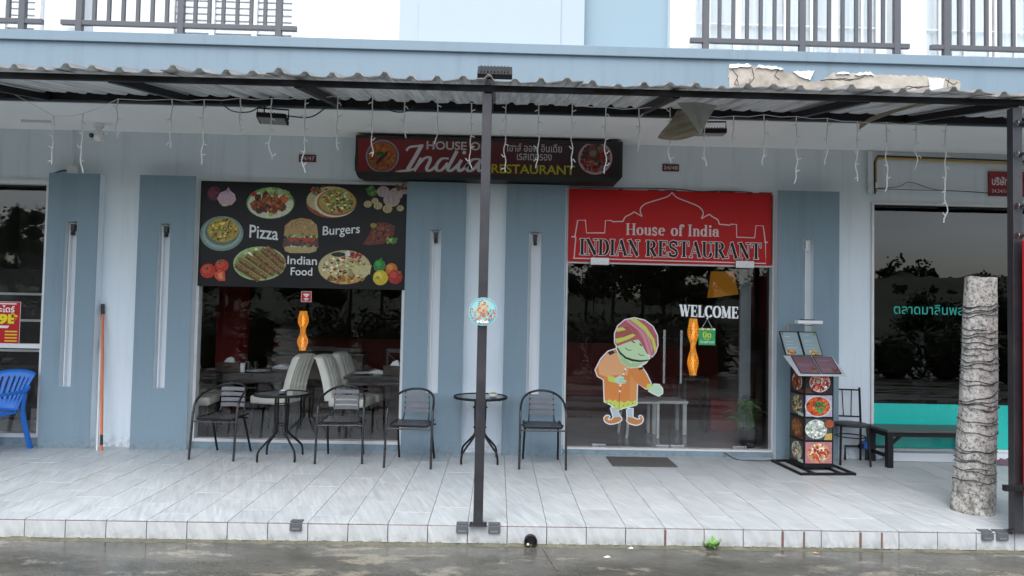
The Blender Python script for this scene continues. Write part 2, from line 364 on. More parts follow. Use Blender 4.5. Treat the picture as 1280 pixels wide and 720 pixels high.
bj.build('edge_mortar', M['brownjoint'], pave)
# gutter dirt along the foot of the kerb
gd = MB(); rows = []
xs = [-6.8+i*.035 for i in range(401)]
r0 = random.Random(9); w = [r0.uniform(.008,.03) for _ in xs]; hh = [r0.uniform(.006,.022) for _ in xs]
rows.append([(x, KY-.004, HK+h) for x, h in zip(xs, hh)]); rows.append([(x, KY-.012-a*.5, HK+h*.6) for x, a, h in zip(xs, w, hh)]); rows.append([(x, KY-.02-a*1.4, HK+.0005) for x, a in zip(xs, w)])
o = gd.sheet(rows).build('gutter_dirt', M['moss'], pave); tag(o, kind='stuff')
# expansion joint of the road slab near the drain
MB().add([(.365,KY-.02,HK+.004),(.385,KY-.02,HK+.004),(.46,KY-.5,HK+.004),(.44,KY-.5,HK+.004)], [(0,1,2,3)]).build('road_joint', M['bed'], bpy.data.objects['road'])
# ---- hill and wood across the road (seen only as reflections in the shop glass)
hl = MB(); rows = []
for j in range(9):
    y = -44-j*9; rows.append([(x, y, HK-.3+ (j/8)**.9*12*(.6+.3*math.sin(x*.045+1.0)*math.cos(x*.021+j*.3)+.08*math.sin(x*.31+j*2)+.05*math.sin(x*.77+j))) for x in range(-130, 131, 2)])
tag(hl.sheet(rows).build('hill', M['hill'], smooth=True), kind='structure')
wd = MB(); rg = random.Random(21)
for i in range(60):
    x = -75+i*2.55+rg.uniform(-1.2,1.2); y = -42-rg.random()*14; h = (rg.uniform(6.0,8.4) if i % 3 else rg.uniform(7.5,9.6)) if x < 22 else (rg.uniform(2.6,3.8) if i % 4 else rg.uniform(3.6,4.6)); cw = rg.uniform(1.6,2.8)*(1.25 if x < 22 else 1)
    wd.tube([(x,y,HK-.3),(x+.1,y,h*.45),(x+rg.uniform(-.3,.3),y,h*.8)], [.16,.11,.05], 5)
    lob = [(x+rg.uniform(-1,1)*cw*.6, y+rg.uniform(-1,1)*cw*.5, h*rg.uniform(.4,.9), cw*rg.uniform(.35,.62)) for _ in range(11 if x < 22 else 7)]
    for lx, ly, lz, lr in lob: wd.ball((lx,ly,lz), (lr*.55,lr*.55,lr*.5), 7, 5)
    for q in range(800 if x < 22 else 700):
        lx, ly, lz, lr = rg.choice(lob); d = Vector((rg.gauss(0,1), rg.gauss(0,1), rg.gauss(0,.8))).normalized()*lr*rg.uniform(.5,1.05)
        p = Vector((lx,ly,lz))+d; s_ = rg.uniform(.10,.24) if x < 22 else rg.uniform(.08,.18); a = Vector((rg.gauss(0,1),rg.gauss(0,1),rg.gauss(0,1))).normalized(); b = a.orthogonal().normalized()
        wd.add([p-a*s_, p+b*s_*.6, p+a*s_, p-b*s_*.6], [(0,1,2,3)])
    for q in range(70):
        p = Vector((x+rg.uniform(-1.6,1.6), y+rg.uniform(-1,1), rg.uniform(HK,1.6))); s_ = rg.uniform(.15,.3); a = Vector((rg.gauss(0,1),rg.gauss(0,1),rg.gauss(0,1))).normalized(); b = a.orthogonal().normalized()
        wd.add([p-a*s_, p+b*s_*.6, p+a*s_, p-b*s_*.6], [(0,1,2,3)])
def hill_z(x, j): return HK-.3+(j/8)**.9*12*(.6+.3*math.sin(x*.045+1.0)*math.cos(x*.021+j*.3)+.08*math.sin(x*.31+j*2)+.05*math.sin(x*.77+j))
for i in range(230):
    j = rg.choice((3,5,7,8,8,8)); x = rg.uniform(-90,118); y = -44-j*9; h = rg.uniform(.8,2.4) if i % 7 else rg.uniform(2.4,4.2); zb = hill_z(round(x/2)*2, j)
    for q in range(46):
        d = Vector((rg.gauss(0,1), rg.gauss(0,1), rg.gauss(0,1))).normalized()*rg.uniform(.2,1); p = Vector((x+d.x*h*.55, y+d.y*h*.5, zb+h*.45+d.z*h*.55)); s_ = rg.uniform(.22,.5); a = Vector((rg.gauss(0,1),rg.gauss(0,1),rg.gauss(0,1))).normalized(); b = a.orthogonal().normalized()
        wd.add([p-a*s_, p+b*s_*.6, p+a*s_, p-b*s_*.6], [(0,1,2,3)])
wood = wd.build('woodland', M['treeleaf']); tag(wood, kind='stuff'); wood['label'] = 'dark wooded hillside reflected in the shop windows'; wood['category'] = 'trees'

# ================================================================== SHOPHOUSE
bld = thing('shophouse', 'grey blue shophouse row with slate pilasters and pale blue balcony ledge', 'building', (0,0,0))
WY0, WY1 = .06, .21
ZS = 3.585
w = MB()
for x0, x1 in ((-10.5,-7.6),(-5.105,-3.435),(-1.06,.775),(3.205,4.335),(6.75,10.5)): w.box(x0, x1, WY0, WY1, -.004, ZS)
for x0, x1, z0, z1 in ((-7.6,-5.105,.09,3.0),(-3.435,-1.06,.075,3.065),(.775,3.205,.055,3.06),(4.335,6.75,.10,2.985)):
    w.box(x0, x1, WY0, WY1, z1, ZS)
w.build('front_wall', M['wall'], bld)
for x0, x1, z in ((-7.6,-5.105,.09),(-3.435,-1.06,.075),(.775,3.205,.055)):
    MB().box(x0+.001, x1-.001, WY0-.02, WY1-.002, -.004, z, .004).build('threshold', M['pilaster'], bld)
MB().box(4.336, 6.749, WY0+.004, WY1-.002, -.004, .1).build('threshold', M['wall'], bld)
MB().box(4.50, 6.6, -.05, WY0+.003, .0, .098, .008).build('plinth', M['white'], bld)
MB().box(-10.5, 10.5, -1.03, WY1, ZS, ZS+.06).build('soffit', M['soffit'], bld)
fa = MB().box(-10.5, 10.5, -1.05, -.93, ZS+.003, 4.19).build('fascia', M['fascia'], bld)
MB().box(-10.5, 10.5, -1.078, -.90, 4.19, 4.29, .006).build('ledge', M['fascia'], fa)
MB().box(-10.5, 10.5, -.929, 3, 4.08, 4.2).build('balcony_floor', M['white'], bld)
# broken render on the fascia
def jag(pts, seed, amp=.012, step=.03):
    r = random.Random(seed); out = []
    for i in range(len(pts)):
        a, b = Vector(pts[i]), Vector(pts[(i+1)%len(pts)]); m_ = max(1, int((b-a).length/step))
        for k in range(m_):
            p = a.lerp(b, k/m_); out.append((p.x+r.uniform(-amp,amp)*.6, p.y+r.uniform(-amp,amp)))
    return out
def rough_plate(poly, y, d, mat, name, parent, seed, label=None):
    o = MB().prism(poly, y-d, y+.002).build(name, mat, parent)
    if label: o['label'] = label
    return o
bc = rough_plate(jag([(2.27,4.115),(2.52,4.125),(2.78,4.105),(2.99,4.06),(3.09,4.0),(3.16,3.985),(3.25,4.04),(3.34,4.085),(3.70,4.08),(4.1,4.085),(4.45,4.075),(4.63,4.05),(4.625,3.87),(4.2,3.86),(3.4,3.84),(2.6,3.86),(2.275,3.87)], 3), -1.05, .006, M['concrete_broken'], 'broken_render', fa, 5, 'bare concrete where the blue render has fallen off')
for i, pl in enumerate(([(2.275,4.10),(2.50,4.13),(2.46,4.15),(2.28,4.14)], [(2.55,4.115),(2.83,4.10),(2.75,4.13),(2.57,4.14)], [(2.92,4.09),(3.13,4.10),(3.09,4.00),(3.0,4.03)], [(3.36,4.07),(3.5,4.075),(3.46,4.1),(3.37,4.09)], [(3.55,4.07),(3.75,4.075),(3.7,4.10),(3.58,4.095)], [(4.3,4.06),(4.46,4.05),(4.44,3.95),(4.32,3.9)])):
    rough_plate(jag(pl, 40+i, .008, .02), -1.0565, .014, M['white'], 'render_flake', fa, i)
crk = MB()
for i, pts in enumerate(([(2.5,4.11),(2.53,4.02),(2.48,3.95)], [(2.30,4.10),(2.36,4.03),(2.33,3.95),(2.4,3.9)], [(2.77,4.1),(2.74,4.05),(2.78,4.0)], [(4.40,4.07),(4.42,3.99),(4.40,3.93),(4.45,3.88)], [(4.52,4.07),(4.50,4.0),(4.54,3.93),(4.52,3.88)], [(3.2,4.0),(3.4,4.03),(3.5,4.02),(3.65,4.05)], [(4.36,4.0),(4.2,3.95),(4.1,3.97),(3.95,3.92)], [(4.48,4.06),(4.56,4.01),(4.6,4.03)])):
    MB().tube([(x,-1.058,z) for x, z in jag(pts, i, .01, .05)[:-1] or pts], .0035, 4).build('crack', M['bark'], fa)
# ---- pilasters with a pale slot and a lamp holder
for i, (x0, x1, s0, s1) in enumerate(((-5.07,-4.505,-4.87,-4.735),(-4.06,-3.436,-3.83,-3.70),(-1.055,-.38,-.79,-.655),(.075,.75,.338,.485),(3.19,3.905,3.487,3.61))):
    F, B_ = -.06, WY0-.002; z0, z1 = .68, 2.53
    def ring(f, k): return MB().box(x0, s0, f, k, .0, 3.07).box(s1, x1, f, k, .0, 3.07).box(s0, s1, f, k, .0, z0).box(s0, s1, f, k, z1, 3.07)
    p = ring(F+.006, B_).build('pilaster', M['wall'], bld); ring(F, F+.0058).build('face', M['pilaster'], p)
    MB().box(s0+.0005, s1-.0005, .012, B_-.001, z0+.0005, z1-.0005).build('slot_panel', M['slot'], p)
    MB().box(s0+.035, s0+.045, -.035, .012, z0+.003, z1-.13).build('slot_rib', M['slot'], p)
    xc = (s0+s1)/2; h = MB().box(xc-.022, xc+.022, -.035, .012, z1-.105, z1-.03, .006).tube([(xc,-.02,z1-.10),(xc+.004,-.028,z1-.15)], [.018,.022], 10).tube(curve([(xc-.02,-.02,z1-.04),(xc-.04,-.03,z1-.012),(xc+.03,-.03,z1-.01),(xc+.025,-.02,z1-.05)],4), .003, 5)
    h.build('lamp_holder', M['black'] if i < 4 else M['frame'], p)
# ---- window frames and panes
def frame_rect(x0, x1, z0, z1, y0, y1, t, name='window_frame', mat=None, parent=None, mull=(), trans=()):
    m_ = MB().box(x0, x0+t, y0, y1, z0, z1).box(x1-t, x1, y0, y1, z0, z1).box(x0+t, x1-t, y0, y1, z0, z0+t).box(x0+t, x1-t, y0, y1, z1-t, z1)
    for x in mull: m_.box(x-t/2, x+t/2, y0+.004, y1-.004, z0+t, z1-t)
    for z, tt in trans: m_.box(x0+t, x1-t, y0+.002, y1-.002, z-tt/2, z+tt/2)
    return m_.build(name, mat or M['frame'], parent or bld)
wf = frame_rect(-3.432, -1.063, .078, 3.062, .035, .13, .035)
for a, b in ((-3.396,-2.86),(-2.858,-1.098)): MB().box(a, b, .08, .088, .115, 3.025).build('pane', M['glass'], wf)
wl = frame_rect(-7.595, -5.107, .093, 2.997, .03, .13, .045, trans=((1.115,.05),))
for z0, z1 in ((.14,1.09),(1.142,2.95)): MB().box(-7.55, -5.152, .08, .088, z0, z1).build('pane', M['glass'], wl)
wr = frame_rect(4.338, 6.747, .102, 2.983, .04, .13, .028, mull=(6.03,))
for a, b in ((4.367,6.015),(6.045,6.718)): MB().box(a, b, .08, .088, .131, 2.954).build('pane', M['tint'], wr)
MB().box(4.3675, 6.0145, .0765, .0785, .1315, .64).build('teal_band', M['teal'], wr)
# door bay: fixed glass either side, two frameless leaves
df = frame_rect(.778, 3.202, .058, 3.057, .05, .14, .022, 'door_frame')
MB().box(.80, 3.18, .06, .13, 2.19, 2.215).build('transom_bar', M['frame'], df)
for a, b in ((.802,1.105),(2.918,3.178)): MB().box(a, b, .09, .10, .085, 2.185).build('side_pane', M['glass'], df)
MB().box(.802, 3.178, .09, .10, 2.217, 3.03).build('transom_pane', M['glass'], df)
for a, b, hx in ((1.112,2.010,1.925),(2.018,2.910,2.12)):
    lf = MB().box(a, b, .09, .102, .07, 2.18).build('door_leaf', M['glass'], bld)
    for xa, za in ((a if a < 2 else b-.165, .062), (b-.165 if a < 2 else a, .062)):
        MB().box(xa, xa+.165, .078, .114, za, za+.055, .004).build('floor_clamp', M['chrome'], lf)
    h = MB().tube([(hx,.035,.83),(hx,.035,1.44)], .016, 12).tube([(hx,.035,.92),(hx,.09,.92)], .009, 8).tube([(hx,.035,1.35),(hx,.09,1.35)], .009, 8)
    h.build('pull_handle', M['chrome'], lf, True)
for xa in (1.055, 2.735): MB().box(xa, xa+.215, .012, .05, 2.172, 2.258, .005).build('transom_clamp', M['chrome'], df)
# ---- rooms behind the glass
def room(x0, x1, back, top, lower, zc, split=None):
    MB().box(x0, x1, WY1-.002, back, -.02, .05).build('inner_floor', M['inner_floor'], bld)
    MB().box(x0, x1, WY1-.002, back, zc, zc+.1).build('inner_ceiling', M['inner_dark'], bld)
    if split: MB().box(x0, x1, back, back+.1, split, zc).build('inner_wall', top, bld); MB().box(x0, x1, back-.02, back+.1, .05, split).build('inner_wall', lower, bld)
    else: MB().box(x0, x1, back, back+.1, .05, zc).build('inner_wall', top, bld)
    for s in (x0-.1, x1): MB().box(s, s+.1, WY1-.003, back, -.02, zc).build('inner_wall', top, bld)
m, n, b = newmat('dark_brick'); br = N(n, 'TexBrick'); br.inputs['Scale'].default_value = 6; br.inputs['Color1'].default_value = (.05,.032,.026,1); br.inputs['Color2'].default_value = (.03,.02,.017,1); br.inputs['Mortar'].default_value = (.012,.011,.01,1)
n.links.new(coords(n, 'Object', (1,1,1), (R(90),0,0)), br.inputs['Vector']); n.links.new(br.outputs[0], b.inputs['Base Color']); b.inputs['Roughness'].default_value = .7
room(-4.15, 4.15, 5.0, m, M['inner_red'], 3.3, 1.05)
room(-8.2, -4.3, 4.0, pmat('grey_shop_wall', (.22,.22,.22), .7), None, 3.2)
room(4.3, 8.2, 4.0, M['inner_dark'], None, 3.2)
# red column inside the restaurant
o = MB().box(-3.95, -3.62, 1.9, 2.25, .05, 3.29).build('inner_column', M['inner_red'], bld)
o = MB().box(2.95, 3.5, 1.55, 2.1, .05, .46, .01).build('red_counter', M['inner_red'], bld)
o = MB().box(3.06, 3.19, .75, .80, .05, 2.45).build('reflection_panel', pmat('grey_reflection_panel', (.20,.23,.25), .5), bld)  # board added behind the door glass, standing in for a pale reflection
# ---- upper floor
up = MB().box(-10.5, 10.5, .30, .45, 4.2, 7.2).build('upper_wall', M['white'], bld)
MB().box(-2.155, -1.055, -.86, -.70, 4.2, 7.2).build('upper_panel', M['white'], bld)
pr_ = MB().box(-1.055, .82, -.96, -.70, 4.2, 7.2).build('upper_panel', M['paleblue'], bld)
MB().box(-.86, .58, -.975, -.959, 4.2, 7.2, .004).build('raised_panel', M['paleblue'], pr_)
MB().box(.82, 1.705, -.82, -.70, 4.2, 7.2).build('upper_panel', M['upblue'], bld)
for a, b in ((-4.575,-4.285),(1.705,1.95),(4.10,4.365)): MB().box(a, b, -.93, -.66, 4.2, 7.2, .006).build('column', M['white'], bld)
M['curtain'] = pmat('pale_curtain', (.56,.62,.66), .8, var=.2, scale=3, stretch=(8,1,.3))
M['blind'] = pmat('grey_blind', (.70,.73,.76), .6, var=.1)
for i, (x0, x1) in enumerate(((-7.2,-5.45),(-3.95,-2.45),(2.25,4.55),(4.75,7.2))):
    n_ = round((x1-x0)/(.62 if i > 1 else .5)); f_ = frame_rect(x0, x1, 4.22, 6.4, .235, .298, .06, 'upper_window', mull=[x0+(x1-x0)*k/n_ for k in range(1,n_)])
    MB().box(x0+.06, x1-.06, .26, .268, 4.28, 6.34).build('pane', M['glass'], f_)
    if i < 2:
        q = MB()
        for k in range(26): q.box(x0+.065, x1-.065, .272, .285, 4.30+k*.078, 4.355+k*.078)
        tag(q.build('blind', M['blind'], f_), kind='stuff')
        q = MB()
        for k in range(1, 5): q.box(x0+.062, x1-.062, .252, .259, 4.28+k*.16, 4.290+k*.16)
        q.build('grille', M['blind'], f_)
    else:
        q = MB(); rows = [[(x0+.065+(x1-x0-.13)*j/90, .282+.010*math.sin(j*.9), z) for j in range(91)] for z in (4.285, 6.33)]
        q.sheet(rows).build('curtain', M['curtain'], f_)
        q = MB()
        for k in range(1, 3): q.box(x0+.062, x1-.062, .252, .259, 4.28+k*.42, 4.295+k*.42)
        for k in range(int((x1-x0)/.31)): q.box(x0+.2+k*.31, x0+.235+k*.31, .246, .2515, 4.29, 6.33)
        q.build('grille', M['frame'], f_)
# ---- balcony railings: rails with posts and balusters
def railing(x0, x1, posts, r=random.Random(2)):
    o = MB().box(x0, x1, -1.02, -.98, 4.375, 4.425, .004).box(x0, x1, -1.02, -.98, 5.28, 5.33, .004).build('railing', M['rail'], bld)
    for x in posts: MB().box(x-.03, x+.03, -1.024, -.976, 4.288, 5.29).build('rail_post', M['rail'], o)
    bal = None; a = [x0]+list(posts)+[x1]
    for p, q in zip(a, a[1:]):
        k = round((q-p)/.14)
        for i in range(1, k):
            x = p+(q-p)*i/k
            if bal is None: bal = MB().box(-.0165, .0165, -.015, .015, 4.42, 5.285).build('baluster', M['rail'], o)
            else: bal = share(bal, o)
            bal.parent = o; bal.location = (x, -1.0, 0)
railing(-7.4, -4.58, (-7.2,-6.2,-5.2,-4.78)); railing(-4.40, -2.07, (-4.22,-3.22,-2.25)); railing(1.89, 4.14, (2.05,3.035,4.01)); railing(4.36, 7.4, (4.52,5.5,6.5))
MB().tube([(5.30,.1,4.2),(5.30,.1,7.0)], .02, 8).build('drain_pipe', M['rail'], bld)

# ================================================================== AWNING
aw = thing('awning', 'black steel lean-to awning roofed with rusty corrugated zinc sheets', 'awning', (0,0,0))
ZF, ZR, YF, YR = 3.365, 3.665, -2.66, -1.055         # underside of the sheets, front and rear
def roof_z(y): return ZF+(ZR-ZF)*(y-YF)/(YR-YF)
MB().box(-10.5, 10.5, -2.59, -2.555, 3.313, 3.358, .004).build('front_beam', M['steel'], aw)
MB().box(-10.5, 10.5, -1.115, -1.055, 3.592, 3.72, .004).build('rear_beam', M['steel'], aw)
for x in (-9.8,-8.4,-6.9,-5.65,-4.42,-3.0,-1.58,-.11,1.36,2.86,4.05,5.5,6.9,8.4,9.8):
    MB().obox((x,-2.545,roof_z(-2.545)-.045),(x,-1.125,roof_z(-1.125)-.045), .06, .06).build('rafter', M['steel'], aw)
# sheets: trapezoid ribs every 0.196 m, each sheet a part, laid unevenly, front edge drooping
RIB = .196
def rib(u, big):
    u = u % RIB; h = .034 if big else .024; a = abs(u-RIB/2)
    return h*max(0, min(1, (.034-a)/.018))
rs = random.Random(6); xs0 = -10.39; i = 0
while xs0 < 10.3:
    nr = 4; wd_ = RIB*nr+.03; m_ = MB(); rows = []; dz = .004*(i%2)+rs.uniform(0,.004); yo = rs.uniform(-.02,.015); tilt = rs.uniform(-.006,.006)
    for jy in range(8):
        t = jy/7; y = YF-.055+yo+(YR-YF+.05)*t; row = []
        for k in range(nr*14+3):
            u = k*RIB/14; x = xs0+u; droop = -.012*(1-min(1,t*6))*(1+.9*math.sin(x*7.3+i)) if t < .17 else 0
            row.append((x, y+.006*math.sin(x*21+i*2)*(1-t), roof_z(y)+dz+tilt*(1-t)+rib(u, True)*(1.0 if int(u/RIB)%2 == 0 else .72)+droop+.003*math.sin(x*33+jy)))
        rows.append(row)
    m_.sheet(rows, .006, (0,0,1)); so = m_.build('roof_sheet', M['zinc'], aw, True, 35); so.data.materials.append(M['zinc_top']); nf = 7*(len(rows[0])-1)
    so.data.polygons.foreach_set('material_index', [0 if k < nf else 1 for k in range(len(so.data.polygons))])
    xs0 += RIB*nr; i += 1
# posts on the kerb
for x, x1 in ((-.150,-.078),(3.985,4.06),(-4.25,-4.178)):
    p = MB().box(x, x1, -2.60, -2.535, .008, 3.29, .004).build('post', M['post'], aw)
    MB().box(x-.03, x1+.03, -2.617, -2.52, .001, .009, .002).build('base_plate', M['post'], p)
    for sx in (x-.018, x1+.018): MB().tube([(sx,-2.605,.009),(sx,-2.605,.03)], .009, 6).build('bolt', M['post'], p)
# torn sheet hanging through the gap
m, n, b = newmat('torn_sheet_paint'); t = noise(n, 2, 6, coords(n, 'Object', (1,1,6))); n.links.new(mixc(n, t.outputs[0], (.30,.31,.30), (.47,.47,.44)), b.inputs['Base Color']); b.inputs['Roughness'].default_value = .5; M['torn'] = m
m, n, b = newmat('torn_sheet_back'); t = noise(n, 3, 6, coords(n, 'Object', (1,1,10), (0,.25,0))); n.links.new(ramp(n, t.outputs[0], [(.3,(.13,.10,.07)),(.5,(.34,.29,.22)),(.7,(.42,.40,.35))]), b.inputs['Base Color']); b.inputs['Roughness'].default_value = .6; M['tornback'] = m
q = MB(); q.sheet([[(1.535,-1.90,3.475),(1.64,-1.93,3.475),(1.70,-1.94,3.475),(1.90,-1.86,3.475)],[(1.62,-1.93,3.35),(1.68,-1.955,3.36),(1.745,-1.95,3.36),(1.83,-1.88,3.37)],[(1.725,-1.95,3.19),(1.735,-1.952,3.195),(1.745,-1.95,3.20),(1.765,-1.92,3.25)]], .004, (0,1,0))
ts = q.build('torn_sheet', M['torn'], aw); ts['label'] = 'torn grey roofing sheet bent down through the gap'
q = MB(); rows = []
for k in range(11):
    t = k/10; a = Vector((1.545+.035*t, -1.86, 3.44-.10*t)); e = Vector((1.56-.17*(t**.8)+.02*math.sin(t*5), -1.82-.06*t, 3.44-.275*t))
    f_ = Vector((1.60+.125*t, -1.885-.04*t, 3.43-.235*t)); row = []
    for j in range(9):
        s_ = j/8; p = e.lerp(f_, s_); p.z -= .028*math.sin(PI*s_)*t; p.y += .03*math.sin(PI*s_); row.append(p)
    rows.append(row)
q.sheet(rows, .004, (0,1,0)).build('torn_curl', M['tornback'], ts, True)
q = MB(); rows = [[(3.30+.17*t+.0*s_, -1.62-.5*t, 3.36+.06*t+.05*math.sin(t*2.2)+(.05-.03*t)*s_) for s_ in (0,.5,1)] for t in [k/8 for k in range(9)]]
q.sheet([[ (x+.25*max(0,(k-2)/8), y, z) for x, y, z in r] for k, r in enumerate(rows)], .004, (0,1,0)).build('loose_strip', M['tornback'], aw, True)
# ================================================================== FLAT PRINT: coloured shapes and lettering laid on real boards
class Print:
    def __init__(s): s.p = []; s.layer = 1.0
    def poly(s, pts, col):
        s.p.append(([tuple(p) for p in pts], lin(col), s.layer)); s.layer += .02
    def ell(s, cx, cy, rx, ry, col, n=26, rot=0):
        c, k = math.cos(rot), math.sin(rot)
        s.poly([(cx+rx*math.cos(a)*c-ry*math.sin(a)*k, cy+rx*math.cos(a)*k+ry*math.sin(a)*c) for a in [2*PI*i/n for i in range(n)]], col)
    def blob(s, cx, cy, r, col, rg, n=7, sq=1.0):
        a0 = rg.uniform(0,6); s.poly([(cx+r*rg.uniform(.6,1.15)*math.cos(a0+2*PI*i/n), cy+sq*r*rg.uniform(.6,1.15)*math.sin(a0+2*PI*i/n)) for i in range(n)], col)
    def stroke(s, pts, w, col, closed=False):
        P = [Vector(p).to_2d() if len(p) > 2 else Vector(p) for p in pts]; m_ = len(P); L, Rr = [], []
        ws = w if isinstance(w, (list,tuple)) else [w]*m_
        for i in range(m_):
            a, b = (P[i-1], P[(i+1)%m_]) if closed else (P[max(i-1,0)], P[min(i+1,m_-1)])
            d = b-a
            if d.length < 1e-9: d = Vector((1,0))
            d.normalize(); q = Vector((-d.y,d.x))*ws[i]/2; L.append(P[i]+q); Rr.append(P[i]-q)
        for i in range(m_ if closed else m_-1):
            j = (i+1)%m_; s.p.append(([tuple(L[i]),tuple(L[j]),tuple(Rr[j]),tuple(Rr[i])], lin(col), s.layer))
        s.layer += .02
    def build(s, name, parent, fn, mat=None, step=.0004):
        vs, fs, cs = [], [], []
        for pts, col, l in s.p:
            b = len(vs); vs += [tuple(fn(x, y, l*step)) for x, y in pts]; fs.append(tuple(range(b, b+len(pts)))); cs += [col]*len(pts)
        me = bpy.data.meshes.new(name); me.from_pydata(vs, [], fs); me.update()
        ca = me.color_attributes.new('Col', 'FLOAT_COLOR', 'POINT'); ca.data.foreach_set('color', [x for c in cs for x in (*c,1)])
        me.materials.append(mat or M['print']); o = bpy.data.objects.new(name, me); COL.objects.link(o); o.parent = parent; return o
    # lettering
    def text(s, body, x0, x1, y0, y1, col, bold=0.0, slope=0.0, keep=False, shear=0.0):
        tris = type_mesh(body, bold, shear); s.place(tris, x0, x1, y0, y1, col, slope, keep)
    def place(s, tris, x0, x1, y0, y1, col, slope=0, keep=False, box=None):
        ax = [p[0] for t in tris for p in t]; ay = [p[1] for t in tris for p in t]
        bx0, bx1, by0, by1 = box or (min(ax), max(ax), min(ay), max(ay))
        kx = (x1-x0)/(bx1-bx0); ky = (y1-y0)/(by1-by0)
        if keep: kx = ky
        s.layer += .1
        for t in tris: s.p.append(([(x0+(x-bx0)*kx, y1-(y-by0)*ky+slope*(x-bx0)*kx) for x, y in t], lin(col), s.layer))
        s.layer += .1
        return (bx0, bx1, by0, by1)
def type_mesh(body, bold=0.0, shear=0.0):
    cu = bpy.data.curves.new('t', 'FONT'); cu.body = body; cu.size = 1; cu.offset = bold; cu.resolution_u = 4; cu.shear = shear
    ob = bpy.data.objects.new('t', cu); COL.objects.link(ob); dg = bpy.context.evaluated_depsgraph_get(); dg.update()
    me = bpy.data.meshes.new_from_object(ob.evaluated_get(dg)); out = [[(me.vertices[v].co.x, me.vertices[v].co.y) for v in p.vertices] for p in me.polygons]
    bpy.data.objects.remove(ob); bpy.data.curves.remove(cu); bpy.data.meshes.remove(me); return out
